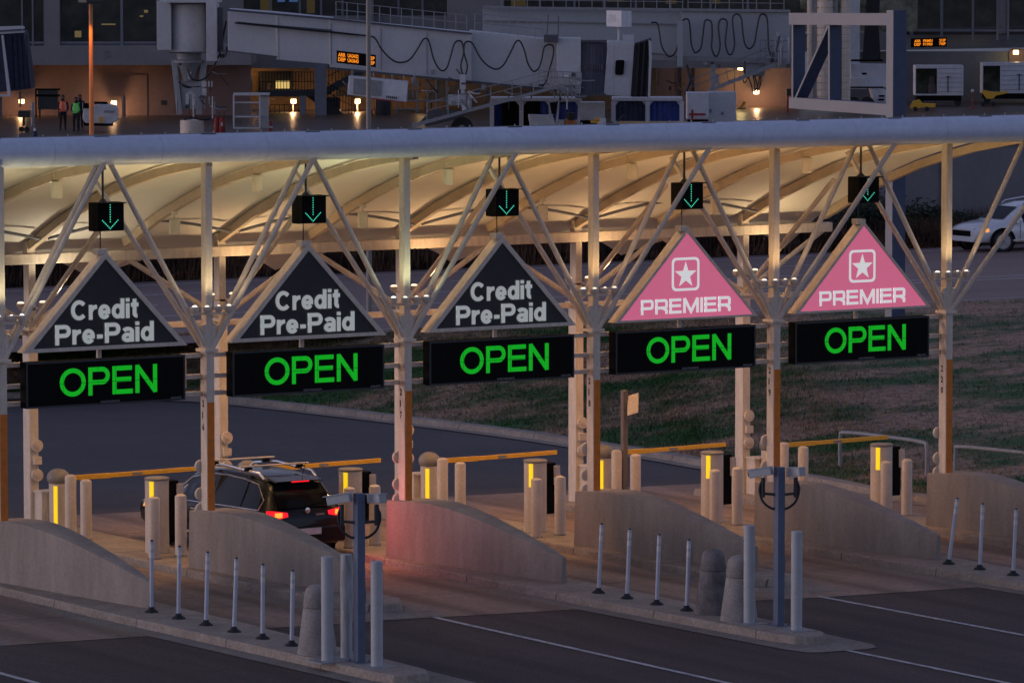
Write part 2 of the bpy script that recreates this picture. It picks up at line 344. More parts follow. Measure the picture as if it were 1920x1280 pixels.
# ------------------------------------------------------------------ setting
b = MB(); b.add([(-900, -900, -3), (1500, -900, -3), (1500, 1500, -3), (-900, 1500, -3)], [(0, 1, 2, 3)]); st(b.build('ground', M['soil']))
sheet('exit_road', M['asphalt2'], [(-80, 10.5), (60, 10.5), (60, 60), (-80, 60)], -.012)
sheet('approach_road', M['asphalt'], [(-90, -100), (90, -100), (90, -6), (-90, -6)], -.008)
sheet('plaza_slab', M['plaza'], [(-60, -7.45), (4.4, -7.2), (8.2, -7.35), (13.1, -7.85), (60, -8.2), (60, 10.6), (-60, 10.75)], 0)
# slab joints
b = MB()
for y in (-4.3, -.9, 3.2, 7.1):
    b.add([(-20, y, gz(-20) + .004), (30, y, gz(30) + .004), (30, y + .025, gz(30) + .004), (-20, y + .025, gz(-20) + .004)], [(0, 1, 2, 3)])
st(b.build('slab_joint', M['asphalt']))
def strip(name, m, a, c, wd, dz=.004):
    a = Vector(a); c = Vector(c); d = (c - a).normalized(); n = Vector((-d.y, d.x)) * wd / 2
    sheet(name, m, [a - n, c - n, c + n, a + n], dz)
strip('lane_marking', M['line'], (5.05, -7.0), (4.7, -40), .13)
strip('lane_marking', M['line'], (13.2, -7.7), (13.2, -45), .13)
strip('lane_marking', M['line'], (9.15, -14.1), (9.05, -45), .13)
strip('lane_marking', M['line'], (.2, -15.2), (.2, -45), .13)
strip('lane_marking', M['line'], (-5.2, -7.7), (-5.2, -45), .13)
strip('lane_marking', M['line'], (22.0, -7.9), (22.0, -45), .13)

# raised islands with kerb, long ones carry delineators
def island(i, front):
    xc = 4.4 * i + .25; b = MB(); h = .15
    back = 8.6; pts = [(-.72, back), (.80, back), (.82, 0)]
    tipy = front; nr = .30 if front < -8 else .35
    if front < -8: pts += [(.80, -7), (.56, tipy + .5), (.38, tipy + .12), (.1, tipy), (-.1, tipy), (-.28, tipy + .12), (-.40, tipy + .6), (-.72, -4.5)]
    else: pts += [(.7, tipy + .8), (.35, tipy + .15), (.12, tipy), (-.12, tipy + .02), (-.35, tipy + .3), (-.7, tipy + 1.6)]
    top = [(xc + x, y, gz(xc + x) + h) for x, y in pts]
    bot = [(xc + x + (.03 if x > 0 else -.03), y - (.03 if y < 0 else -.03), gz(xc + x) - .1) for x, y in pts]
    n = len(pts)
    b.add(top + bot, [tuple(range(n))] + [(k, (k + 1) % n, n + (k + 1) % n, n + k) for k in range(n)])
    st(b.build('kerb_island', M['kerb'], bevel=.03))
    # gutter pan round the front part
    g = [(xc + x * 1.0 + (.42 if x > 0 else -.42), y - (.9 if y < tipy + .7 else 0)) for x, y in pts if y < 1]
    sheet('gutter_pan', M['gutter'], [(xc + .9, -.8)] + [p for p in g if p[1] < -.5] + [(xc - .9, -2.5)], .004)
FRONT = {-1: -6.2, 0: -14.35, 1: -6.3, 2: -13.3, 3: -6.3, 4: -14.3, 5: -6.3, 6: -14}
for i in FRONT: island(i, FRONT[i])
# rear kerb curve, grass bank, highway, apron
def smooth(pts, k=6):
    out = []
    for i in range(len(pts) - 1):
        p0 = pts[max(i - 1, 0)]; p1 = pts[i]; p2 = pts[i + 1]; p3 = pts[min(i + 2, len(pts) - 1)]
        for j in range(k):
            t = j / k
            out.append(tuple(.5 * (2 * p1[a] + (p2[a] - p0[a]) * t + (2 * p0[a] - 5 * p1[a] + 4 * p2[a] - p3[a]) * t * t + (3 * p1[a] - p0[a] - 3 * p2[a] + p3[a]) * t ** 3) for a in range(len(p1))))
    return out + [tuple(pts[-1])]
KC = smooth([(-45, 45), (5, 40.2), (15, 38.4), (18.7, 37.1), (21.2, 35.8), (23.1, 34.5), (24.0, 31.7), (24.8, 27), (25.4, 22.5), (25.5, 19), (25.5, 15.7), (25.4, 13.5), (25.5, 9.9), (25.2, 6.5), (25.6, 3.5), (28, -3), (36, -9), (60, -12)])
def sweep(name, prof, m, path):
    b = MB(); n = len(prof); vs = []
    for i, p in enumerate(path):
        a = Vector(path[max(i - 1, 0)]); c = Vector(path[min(i + 1, len(path) - 1)]); d = (c - a).normalized(); nn = Vector((-d.y, d.x))
        for u, z in prof: q = Vector(p) + nn * u; vs.append((q.x, q.y, gz(min(q.x, 26)) + z))
    b.add(vs, [(i * n + k, i * n + k + 1, (i + 1) * n + k + 1, (i + 1) * n + k) for i in range(len(path) - 1) for k in range(n - 1)])
    return st(b.build(name, m))
sweep('rear_kerb', [(.32, .16), (.17, .16), (0, .15), (-.05, .02), (-.42, .012)], M['kerb'], KC)
HZ = 1.0
def bank(t, p):   # t 0..1 from kerb to highway edge
    x, y = p; ux = x + 6 + max(0, (34 - y)) * .35; uy = 37.2 if x < 24 else 36.2
    q = Vector((x, y)).lerp(Vector((ux, max(uy, y + 1.2))), t); z0 = gz(min(x, 26)) + .15
    e = t * t * (3 - 2 * t); return (q.x, q.y, z0 + (HZ + .02 - z0) * (e * .6 + t * .4) + .10 * math.sin(q.x * .7) * math.sin(q.y * .5) * math.sin(math.pi * t))
b = MB(); NT = 24; vs = [bank(k / NT, (p[0] - 0, p[1])) for p in [(q[0] + .0, q[1] + 0) for q in KC] for k in range(NT + 1)]
offs = []
for i, p in enumerate(KC):   # push start behind kerb
    a = Vector(KC[max(i - 1, 0)]); c = Vector(KC[min(i + 1, len(KC) - 1)]); d = (c - a).normalized(); nn = Vector((-d.y, d.x)); offs.append((p[0] + nn.x * .3, p[1] + nn.y * .3))
vs = [bank(k / NT, p) for p in offs for k in range(NT + 1)]
b.add(vs, [(i * (NT + 1) + k, i * (NT + 1) + k + 1, (i + 1) * (NT + 1) + k + 1, (i + 1) * (NT + 1) + k) for i in range(len(offs) - 1) for k in range(NT)])
st(b.build('grass_bank', M['grass'], smooth=True))
# grass blades over the bank
b = MB(); vs = []; fs = []
rg = random.Random(3)
for _ in range(90000):
    i = rg.uniform(8, len(offs) - 8); k = int(i); fr_ = i - k
    p = Vector(offs[k]).lerp(Vector(offs[k + 1]), fr_); q = Vector(bank(rg.random() ** .9, (p.x, p.y)))
    h = rg.uniform(.04, .12); a = rg.uniform(0, 6.28); wv = Vector((math.cos(a), math.sin(a), 0)) * .018; lean = Vector((rg.uniform(-.06, .06), rg.uniform(-.06, .06), h))
    n = len(vs); vs += [q - wv, q + wv, q + lean]; fs.append((n, n + 1, n + 2))
b.add(vs, fs); tag(b.build('lawn_grass', M['grass']), 'patchy half dormant lawn grass on the bank behind the toll lanes', 'grass', kind='stuff')

b = MB(); b.add([(-150, 36, HZ), (350, 36, HZ), (350, 57, HZ), (-150, 57, HZ)], [(0, 1, 2, 3)]); st(b.build('highway', M['road']))
b = MB()
def hline(y, x0, x1, wd=.16): b.add([(x0, y, HZ + .005), (x1, y, HZ + .005), (x1, y + wd, HZ + .005), (x0, y + wd, HZ + .005)], [(0, 1, 2, 3)])
hline(55.7, -60, 200); hline(44.5, -60, 200); hline(43.5, 44, 200); hline(37.0, 30, 200, .1)
for k in range(-4, 14): hline(48.3, k * 12 + 2, k * 12 + 5.5); hline(52, k * 12 + 6, k * 12 + 9.5)
st(b.build('highway_marking', M['line']))
b = MB(); b.add([(-150, 57, HZ - .01), (350, 57, HZ - .01), (350, 62, HZ + .2), (-150, 62, HZ + .2)], [(0, 1, 2, 3)]); st(b.build('planting_bed', M['soil']))
b = MB(); b.add([(-200, 61.8, 1.5), (500, 61.8, 1.5), (500, 600, 1.5), (-200, 600, 1.5)], [(0, 1, 2, 3)]); st(b.build('apron', M['apron']))
# retaining wall
t = thing('boundary_wall', 'long grey concrete boundary wall behind the highway planting', 'wall', (60, 61.2, 1.2))
b = MB(); b.box(10, 180, 61.0, 61.4, .9, 4.25); b.build('wall_panel', M['wall'], t)
b = MB(); b.box(10, 180, 60.92, 61.48, 4.25, 4.42); b.build('coping', M['wall'], t, bevel=.03)
b = MB()
for x in range(12, 180, 9): b.box(x + 2, x + 2.4, 60.9, 61.0, .9, 4.25)
b.build('pilaster', M['wall'], t)
# reeds in front of the wall, shrubs to the right
b = MB(); vs = []; fs = []
for _ in range(52000):
    x = rg.uniform(12, 70); y = rg.uniform(57.2, 60.4); f_ = .75 + .5 * (math.sin(x * 1.7) * math.sin(x * .61 + 1))*.5
    z = HZ + .05 * (y - 57); h = rg.uniform(.7, 2.1) * f_ * (1 if x < 60 else .6); a = rg.uniform(0, 6.28); wv = Vector((math.cos(a), math.sin(a), 0)) * .03
    q = Vector((x, y, z)); n = len(vs); vs += [q - wv, q + wv, q + Vector((rg.gauss(0, .18), rg.gauss(0, .18), h))]; fs.append((n, n + 1, n + 2))
b.add(vs, fs); tag(b.build('reed_bed', M['reed']), 'dense brown dry ornamental reeds along the far side of the highway', 'reeds', kind='stuff')
def shrub(x, y, r, h, label, n=5200):
    t = thing('shrub', label, 'shrub', (x, y, HZ), group='dark shrubs in front of the boundary wall'); b = MB(); vs = []; fs = []
    lob = [(rg.uniform(-.5, .5) * r, rg.uniform(-.4, .4) * r, rg.uniform(.3, .75) * h, rg.uniform(.35, .6) * r) for _ in range(9)]
    for _ in range(n):
        lx, ly, lz, lr = rg.choice(lob); d = Vector((rg.gauss(0, 1), rg.gauss(0, 1), rg.gauss(0, 1))).normalized() * lr * rg.uniform(.55, 1.05)
        q = Vector((x + lx, y + ly, HZ + max(.05, lz + d.z * .8))) + Vector((d.x, d.y, 0)); a = Vector((rg.gauss(0, 1), rg.gauss(0, 1), rg.gauss(0, 1))).normalized() * .07; c = a.orthogonal().normalized() * .045
        k = len(vs); vs += [q - a, q + c, q + a, q - c]; fs.append((k, k + 1, k + 2, k + 3))
    b.add(vs, fs); b.build('foliage', M['leaf'], t)
    b = MB()
    for lx, ly, lz, lr in lob: b.tube([(x, y, HZ - .05), (x + lx * .5, y + ly * .5, HZ + lz * .5), (x + lx, y + ly, HZ + lz)], [.04, .025, .012], 5)
    b.build('stem', M['soil'], t)
for x, y, r, h, lb in ((57.6, 59.2, 1.5, .9, 'low dark shrub behind the blue sign column'), (60.6, 59.3, 1.7, 1.0, 'dark shrub left of the white SUV front'), (63.6, 59.4, 2.0, 1.35, 'tall dense dark shrub just behind the nose of the white SUV'),
                      (54.6, 59.0, 1.3, .9, 'dark shrub at the end of the brown reeds'), (66.8, 59.4, 1.7, 1.1, 'dark shrub showing above the bonnet of the white SUV')): shrub(x, y, r, h, lb)

# ------------------------------------------------------------------ canopy
X_, Y_, Z_ = Vector((1, 0, 0)), Vector((0, 1, 0)), Vector((0, 0, 1)); NY = Vector((0, -1, 0))
PROF = [(-2.0, 8.12), (-1, 8.04), (0, 7.94), (1, 7.80), (2, 7.64), (3, 7.43), (4, 7.18), (5, 6.87), (6, 6.52), (6.8, 6.18), (7.4, 5.93)]
def roofz(y):
    for (a, za), (c, zc) in zip(PROF, PROF[1:]):
        if a <= y <= c: return za + (zc - za) * (y - a) / (c - a)
    return PROF[-1][1] - (y - 7.4) * .5
CX0, CX1 = -6.6, 24.2
YB = lambda x: .02 - .066 * (x - 2.2)
t = thing('toll_canopy', 'long white membrane canopy over the toll lanes with a thick rounded front beam', 'canopy', (8.8, 3, 5.5))
vs = []; fs = []; nx = 14 * 6 + 1; nyy = 31
for i in range(nx):
    x = CX0 + (CX1 - CX0) * i / (nx - 1); u = (x / 2.2) % 1
    y0_ = YB(x); ys = [y0_ + (7.4 - y0_) * k / 30 for k in range(31)]
    for y in ys: vs.append((x, y, roofz(min(y, 7.4)) + .02 + .10 * math.sin(math.pi * u) * (1 if y < 7 else .4)))
    ny = len(ys)
b = MB(); b.add(vs, [(i * ny + k, i * ny + k + 1, (i + 1) * ny + k + 1, (i + 1) * ny + k) for i in range(nx - 1) for k in range(ny - 1)])
b.build('membrane_roof', M['membrane'], t, smooth=True)
# rear eave: scalloped flap hanging behind the back beam
vs = []; fs = []; nx = 14 * 8 + 1
for i in range(nx):
    x = CX0 + (CX1 - CX0) * i / (nx - 1); u = ((x + 2.2) / 4.4) % 1; s = abs(2 * u - 1) ** 1.6   # 1 at columns? mid-bay drop
    dr = 1 - s
    dr = 1 - abs(2 * (((x) / 4.4) % 1) - 1); dr = dr ** 1.4
    for k in range(5):
        q = k / 4; zt = roofz(7.4) + .02 + .04 * math.sin(math.pi * ((x / 2.2) % 1)); vs.append((x, 7.4 + q * (.55 + 1.0 * dr), zt - q * (.32 + .62 * dr)))
b = MB(); b.add(vs, [(i * 5 + k, i * 5 + k + 1, (i + 1) * 5 + k + 1, (i + 1) * 5 + k) for i in range(nx - 1) for k in range(4)]); b.build('rear_eave', M['membrane'], t, smooth=True)
b = MB(); n = 24; R0, YB0, ZB = .275, 0, 8.10
YB = lambda x: .02 - .066 * (x - 2.2)
b.tube([(CX0 - 4 + k * 2.2, YB(CX0 - 4 + k * 2.2), ZB) for k in range(20)], R0, n); b.build('front_beam', M['beam'], t, smooth=True)
for k in range(20):
    x = CX0 - 3.3 + k * 2.2
    b = MB(); b.tube([(x - .006, YB(x), ZB), (x + .006, YB(x), ZB)], R0 + .0015, n)
    b.build('beam_seam', M['beamseam'], t)
    b = MB(); b.bar((x + .9, YB(x + .9) - .06, ZB + R0 - .005), (x + 1.2, YB(x + 1.2) - .06, ZB + R0 - .005), .03, .02)
    b.build('beam_clip', M['dark'], t)
b = MB()
for k in range(80): x = -9 + k * .5; b.lathe([(.016, 0), (.016, .045), (.006, .06)], (x, YB(x) + .02, ZB + R0 - .005), 6)
b.bar((-10, YB(-10) + .05, ZB + R0), (33, YB(33) + .05, ZB + R0), .03, .024)
b.build('clamp_rail', M['galv'], t)
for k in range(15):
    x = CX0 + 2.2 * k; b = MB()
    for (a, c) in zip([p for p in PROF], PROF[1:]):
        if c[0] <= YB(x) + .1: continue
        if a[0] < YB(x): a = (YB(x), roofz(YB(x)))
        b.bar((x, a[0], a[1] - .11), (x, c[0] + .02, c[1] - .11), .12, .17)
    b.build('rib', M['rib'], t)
    if k % 2: b = MB(); b.box(x - .09, x + .09, 7.32, 7.5, 5.66, 5.95); b.build('rib_stub', M['white'], t)
b = MB(); b.box(CX0, 24.35, 7.28, 7.52, 5.47, 5.68); b.build('back_beam', M['white'], t, bevel=.015)
b = MB(); b.box(CX0, 24.2, 7.33, 7.47, 4.04, 4.16); b.build('tie_beam', M['white'], t, bevel=.01)
for k in range(-1, 5):
    x = 4.4 * k; b = MB(); pts = [(x + .1 + 4.2 * q / 10, 6.75, 6.02 + .30 * math.sin(math.pi * q / 10)) for q in range(11)]
    b.tube(pts, .035, 6); b.build('purlin', M['mullion'], t)

# ------------------------------------------------------------------ columns
WARM, GRN, WHT = (1, .62, .30), (.72, 1, .62), (1, .86, .58)
LAMPCOL = [(1, .88, .52), (1, .78, .42), (.88, .93, .55), (1, .62, .24), (1, .62, .27), (1, .70, .34)]
def digits(b, s, x, y, z):   # stacked numerals on the face looking toward -x
    for k, ch in enumerate(s):
        b.text(ch, (x, y + .05, z - .225 * k), (0, -1, 0), Z_, (-1, 0, 0), .07 if ch != '1' else .03, .13, .003, .02)
LENS = [mat('lamp_lens_lane', (.9, .9, .9), .3, .01, 3, emit=tuple(.5 + .5 * c for c in col), es=1.5) for col in LAMPCOL]
front_labels = ['white canopy column with orange lower panel at the left edge of the photo'] + \
    ['white canopy column numbered %d with orange lower panel%s' % (216 + k, s) for k, s in enumerate((' beside the black SUV', ' washed pink by brake light', ' in the middle of the row', ' behind a camera post', ' at the right end of the row'))]
for i in range(6):
    x = 4.4 * i; g = gz(x) + .15
    t = thing('canopy_column', front_labels[i], 'column', (x, 0, g), group='front columns carrying the canopy')
    b = MB(); b.box(x - .085, x + .085, -.125, .125, g - .02, 4.22); b.build('post', M['white'], t, bevel=.012)
    b = MB(); b.box(x - .072, x + .072, -.105, .105, 4.28, 7.86); b.build('shaft', M['white'], t, bevel=.02)
    b = MB(); b.box(x - .15, x + .15, -.19, .19, 4.22, 4.28); b.build('collar', M['white'], t, bevel=.01)
    b = MB(); b.box(x - .072, x + .078, -.132, -.1255, g + .6, 3.26); b.build('orange_panel', M['orange'], t)
    if i: b = MB(); digits(b, str(215 + i), x - .0855, 0, 3.17 if i != 5 else 3.0); b.build('lane_number', M['black'], t)
    for nm, e, s in (('branch', (x + 2.2, YB(x + 2.2) - .12, 7.97), (.1, -.1)), ('branch', (x + 2.07, .0, 7.86), (.09, .02)), ('branch', (x - 2.06, .0, 7.86), (-.09, -.05)), ('branch', (x - 2.2, .5, 7.62), (-.09, .08))):
        b = MB(); b.tube([(x + s[0] * .3, s[1], 4.26), e], [.056, .05], 12); b.build('branch', M['white'], t, smooth=True)
    b = MB()
    for q in ((.1, -.1), (-.1, -.05), (.1, .05), (-.1, .1)): b.tube([(x, 0, 4.28), (x + q[0] * 1.2, q[1] * 1.2, 4.75)], [.13, .05], 8)
    b.build('branch_joint', M['white'], t, smooth=True)
    b = MB(); b.bar((x - .42, -.16, 4.96), (x + .42, -.16, 4.96), .05, .04); b.build('lamp_bracket', M['white'], t)
    for lx, ly, lr in ((-.36, -.16, 1), (-.14, -.24, .8), (.16, -.16, .6), (.36, -.2, .85)):
        b = MB(); b.lathe([(.03, 4.97), (.075, 5.02), (.09, 5.09), (.085, 5.10)], (x + lx, ly, 0), 12); fl = b.build('floodlight', M['white'], t, smooth=True)
        b = MB(); b.ball((x + lx, ly - .012, 5.10), (.052 * lr, .05 * lr, .032 * lr), 10, 6)
        ln = b.build('lens', LENS[i], fl, smooth=True); MAT_OF[ln.name] = mtx(t)
    b = MB()
    for dz in (1.95, 1.42, 1.12, .45): b.lathe([(.03, .128), (.115, .135), (.125, .155), (.12, .185), (.02, .20)], (x - .07, 0, g + dz), 18, 'y')
    for dz in (1.82, 1.28): b.lathe([(.03, .128), (.11, .135), (.12, .155), (.02, .20)], (x + .05, 0, g + dz + .1), 18, 'y')
    b.box(x - .14, x + .06, .128, .22, g + .96, g + 1.1); b.build('sensor_disc', M['white'], t, smooth=True)
    spot('column_floodlight_glow', (x - .34, .42, 5.25), (-.22, .62, 1), 120, LAMPCOL[i], 112, .6)
    spot('column_floodlight_glow', (x + .34, .42, 5.25), (.22, .62, 1), 120, LAMPCOL[i], 112, .6)
    spot('column_floodlight_glow', (x - .36, -.36, 5.12), (.05, .12, 1), 34, LAMPCOL[i], 120, .9)
    spot('column_floodlight_glow', (x + .36, -.36, 5.12), (-.05, .12, 1), 34, LAMPCOL[i], 120, .9)
BC = [(1, .85, .6), (1, .66, .34), (1, .62, .30), (1, .62, .30), (1, .70, .38)]
bl = ['rear canopy column behind the left Credit Pre-Paid triangle', 'rear canopy column rising behind the black SUV', 'rear canopy column mostly hidden behind column 217',
      'rear canopy column with white base box beside column 218', 'rear canopy column with white cabinet beside column 219']
for i in range(5):
    x = 4.4 * (i + 1); g = gz(x) + .15
    t = thing('rear_column', bl[i], 'column', (x, 7.4, g), group='rear columns carrying the canopy')
    b = MB(); b.box(x - .10, x + .10, 7.25, 7.55, g - .02, 4.12); b.build('post', M['white'], t, bevel=.012)
    b = MB(); b.box(x - .08, x + .08, 7.28, 7.52, 4.18, 5.47); b.build('shaft', M['white'], t, bevel=.012)
    b = MB(); b.box(x - .16, x + .16, 7.2, 7.6, 4.12, 4.18); b.build('collar', M['white'], t, bevel=.01)
    for e in ((x + .73, 5.0, 6.78), (x + 2.2, 7.4, 5.52), (x - 2.2, 7.4, 5.52)):
        if e[0] > 24.3: continue
        b = MB(); b.tube([(x, 7.36, 4.2), e], [.06, .055], 10); b.build('branch', M['white'], t, smooth=True)
    b = MB()
    for k, dz in enumerate((1.72, 1.12)):
        b.lathe([(.03, 0), (.12, -.005), (.13, -.03), (.125, -.07), (.04, -.08), (.04, -.09)], (x + .04, 7.249, g + dz), 20, 'y')
        b.lathe([(.03, -.0), (.06, -.085), (.02, -.095)], (x + .04, 7.249, g + dz), 12, 'y')
    b.build('sensor_disc', M['cream'], t, smooth=True)
    b = MB(); b.box(x - .05, x + .13, 7.16, 7.249, g + 1.34, g + 1.5); b.tube([(x + .04, 7.21, g + 1.1), (x + .04, 7.21, g + 1.75)], .012, 6); b.build('junction_box', M['cream'], t, bevel=.01)
    b = MB(); b.box(x - .02, x + .34, 6.9, 7.247, g - .01, g + .78); b.box(x - .05, x + .37, 6.86, 7.247, g + .78, g + .82); b.box(x + .06, x + .30, 6.885, 6.90, g + .1, g + .42); b.build('base_cabinet', M['white'], t, bevel=.012)
    for lx in (-.26, .24):
        b = MB(); b.lathe([(.03, 4.57), (.07, 4.62), (.085, 4.69)], (x + lx, 7.3, 0), 12); b.bar((x, 7.3, 4.56), (x + lx, 7.3, 4.58), .04, .04); fl = b.build('floodlight', M['white'], t, smooth=True)
        b = MB(); b.ball((x + lx, 7.29, 4.70), (.07, .07, .026), 10, 6); b.build('lens', M['lens'], fl, smooth=True)
    spot('rear_floodlight_glow', (x + .40, 6.7, 4.9), (.1, -.25, 1), 70, BC[i], 165, .6)

# pendants
pl = ['first', 'second', 'third', 'fourth', 'fifth']
for k in range(9):
    up = k % 2 == 0; x = 2.2 + 2.2 * k if up else 4.4 + 2.2 * k; y = 1.92 if up else 5.3; zc = 7.28 if up else 6.26
    lb = 'white cylinder pendant lamp under the %s of the canopy, %s from the left' % ('higher front part' if up else 'lower rear part', pl[k // 2])
    t = thing('pendant_lamp', lb, 'lamp', (x, y, zc), group='cylinder pendant lamps under the canopy')
    b = MB(); b.lathe([(.10, zc - .15), (.11, zc - .15), (.11, zc + .16), (.09, zc + .17)], (x, y, 0), 18); b.build('shade', M['pend'], t, smooth=True)
    b = MB(); b.lathe([(.018, zc + .17), (.018, roofz(y) - .19)], (x, y, 0), 6); b.lathe([(.06, zc + .24), (.07, zc + .28), (.05, zc + .33)], (x, y, 0), 10); b.build('stem', M['pend'], t)
    b = MB(); b.lathe([(.085, zc - .152), (.085, zc - .151)], (x, y, 0), 14); b.build('lens', M['lens'], t)
    spot('pendant_downlight', (x, y, zc - .2), (0, 0, -1), 230, (1, .50, .21), 140, .7, .1)

# ------------------------------------------------------------------ lane signs
W5 = ['left end', 'second lane from the left', 'middle lane', 'fourth lane', 'right end']
lane_of = ['over the leftmost lane', 'over the lane with the black SUV', 'over the middle lane', 'over the lane left of column 219', 'over the rightmost lane']
TA, TL, TR, TB, TT = 2.13, .40, 3.87, 4.38, 6.22
for i in range(5):
    x0 = 4.4 * i; yf = -.2
    # rails between the columns
    t = thing('sign_rail', 'white horizontal sign support rails spanning between columns %s' % lane_of[i], 'rails', (x0 + 2.2, .06, 3.4), group='sign rails between the front columns')
    for z in (4.15, 3.75, 3.42): b = MB(); b.box(x0 + .09, x0 + 4.31, .06, .15, z - .045, z + .045); b.build('rail', M['white'], t, bevel=.008)
    b = MB()
    for q in (.25, 3.98, 4.14): b.box(x0 + q, x0 + q + .035, .42, .46, 3.5, 4.12)
    b.box(x0 + .09, x0 + 4.31, .38, .46, 3.70, 3.76); b.build('rear_bracket', M['white'], t)
    b = MB(); b.box(x0 + 2.05, x0 + 2.13, .0, .06, 4.2, 4.40); b.build('sign_bracket', M['white'], t)
    # OPEN sign
    a = .44 if i < 3 else .40
    t = thing('open_sign', 'black electronic board with green OPEN lettering %s' % lane_of[i], 'sign', (x0 + 2.12, -.1, 3.35), group='green OPEN boards')
    b = MB(); b.box(x0 + a, x0 + 3.81, yf, .055, 3.345, 4.205); b.build('housing', M['black'], t, bevel=.012)
    b = MB(); b.ring([(0, 0), (3.81 - a, 0), (3.81 - a, .86), (0, .86)], [(.035, .035), (3.81 - a - .035, .035), (3.81 - a - .035, .825), (.035, .825)], (x0 + a, yf - .006, 3.345), X_, Z_, NY, .006); b.build('bezel', M['dark'], t)
    b = MB(); b.strokes('OPEN', (x0 + 1.14, yf - .002, 3.53), X_, Z_, NY, 2.06, .53, .165, .006); b.build('lettering', M['green'], t)
    b = MB(); b.text('DAKTRONICS', (x0 + 2.0, yf - .006, 3.385), X_, Z_, NY, .40, .035, .003, .01); b.text('GALAXY', (x0 + 3.50, yf - .006, 3.385), X_, Z_, NY, .23, .035, .003, .01); b.build('maker_mark', M['galv'], t)
    b = MB(); b.box(x0 + a + .04, x0 + 3.77, yf - .0125, yf - .0115, 3.772, 3.779)
    for q in range(1, 9): xx = x0 + a + .04 + (3.73 - a) * q / 9; b.box(xx - .002, xx + .002, yf - .0123, yf - .0117, 3.40, 4.16)
    b.build('module_seam', M['black'], t)
    # triangle sign
    prem = i >= 3
    lb = ('pink triangle sign reading PREMIER with white star ' if prem else 'dark triangle sign lettered Credit Pre-Paid ') + lane_of[i]
    t = thing('triangle_sign', lb, 'sign', (x0 + TA, -.05, TB), group='pink PREMIER triangles' if prem else 'Credit Pre-Paid triangles')
    out = [(TL, TB), (TR, TB), (TA, TT)]
    cx, cz = (TL + TR + TA) / 3, TB + (TT - TB) * .345
    k = .885; inn = [(cx + (p - cx) * k, cz + (q - cz) * k) for p, q in out]
    if prem: k = .93; inn = [(cx + (p - cx) * k, cz + (q - cz) * k) for p, q in out]
    b = MB(); b.ring(out, inn, (x0, yf, 0), X_, Z_, NY, .30); b.build('frame', M['white'], t, bevel=.006)
    b = MB(); b.prism([(cx + (p - cx) * (k + .01), cz + (q - cz) * (k + .01)) for p, q in out], (x0, yf + .025, 0), X_, Z_, NY, .24); b.build('face', M['pink' if prem else 'signface'], t)
    b = MB(); b.box(x0 + TA - .14, x0 + TA + .06, -.17, .06, TT - .06, TT + .05); b.build('apex_bracket', M['white'], t, bevel=.01)
    yl = yf + .024
    if prem:
        b = MB(); b.strokes('PREMIER', (x0 + 1.02, yl, 4.515), X_, Z_, NY, 2.18, .30, .185, .005, .14, True); b.build('lettering', M['starw'], t)
        def rr(hw, r, n=5):
            o = []
            for qx, qz, a0 in ((1, -1, -90), (1, 1, 0), (-1, 1, 90), (-1, -1, 180)):
                for j in range(n + 1): a_ = R_(a0 + 90 * j / n); o.append((qx * (hw - r) + r * math.cos(a_), qz * (hw - r) + r * math.sin(a_)))
            return o
        b = MB(); b.ring(rr(.335, .10), rr(.285, .07), (x0 + 2.10, yl - .004, 5.30), X_, Z_, NY, .008)
        stp = [((.275 if j % 2 == 0 else .108) * math.sin(j * math.pi / 5), (.275 if j % 2 == 0 else .108) * math.cos(j * math.pi / 5)) for j in range(10)]
        vv = [(x0 + 2.10, yl - .006, 5.28)] + [(x0 + 2.10 + p, yl - .006, 5.28 + q) for p, q in stp]
        b.add(vv, [(0, j + 1, (j + 1) % 10 + 1) for j in range(10)]); b.build('star_emblem', M['starw'], t)
    else:
        rows = (('Credit', 1.40, 4.955, 1.41, .37), ('Pre-Paid', 1.065, 4.505, 2.07, .37))
        b = MB(); 
        for s, dx, z, wd, hh in rows: b.strokes(s, (x0 + dx - .015, yl, z - .015), X_, Z_, NY, wd + .03, hh + .03, .25, .002, .08)
        b.build('letter_glow', M['halo'], t)
        b = MB()
        for s, dx, z, wd, hh in rows: b.strokes(s, (x0 + dx, yl - .004, z), X_, Z_, NY, wd, hh, .19, .03, .13)
        b.build('lettering', M['letter'], t)
    # arrow signal
    t = thing('arrow_signal', 'black lane signal box showing a green down arrow %s' % lane_of[i], 'signal', (x0 + 2.2, 0, 6.6), group='green arrow lane signals')
    ax, az = x0 + 2.25, 6.875; dy = (-.02, .0, .02, .0, .05)[i]
    b = MB(); b.box(ax - .32, ax + .32, -.12, .12, az - .28, az + .26); b.build('housing', M['black'], t, bevel=.02)
    b = MB(); b.box(ax - .32, ax + .28, -.30, -.115, az + .245, az + .262); b.box(ax - .32, ax - .305, -.28, -.115, az - .26, az + .25); b.build('visor', M['black'], t)
    b = MB(); b.lathe([(.022, az + .26), (.022, 7.95)], (ax - .07, 0, 0), 8); b.lathe([(.10, az + .255), (.03, az + .33)], (ax - .07, 0, 0), 8); b.build('hanger_rod', M['dark'], t)
    b = MB(); b.lathe([(.012, TT), (.012, az - .27)], (ax - .13, 0, 0), 6); b.build('cable', M['dark'], t)
    b = MB(); pts = [(0, .21 - .045 * j) for j in range(8)] + [(s * .027 * j, -.235 + .026 * j) for j in range(7) for s in (-1, 1) if j or s == 1]
    for p, q in pts: b.ball((ax + .02 + p, -.124, az + q), (.0115, .006, .0115), 8, 4)
    b.build('arrow', M['aqua'], t)

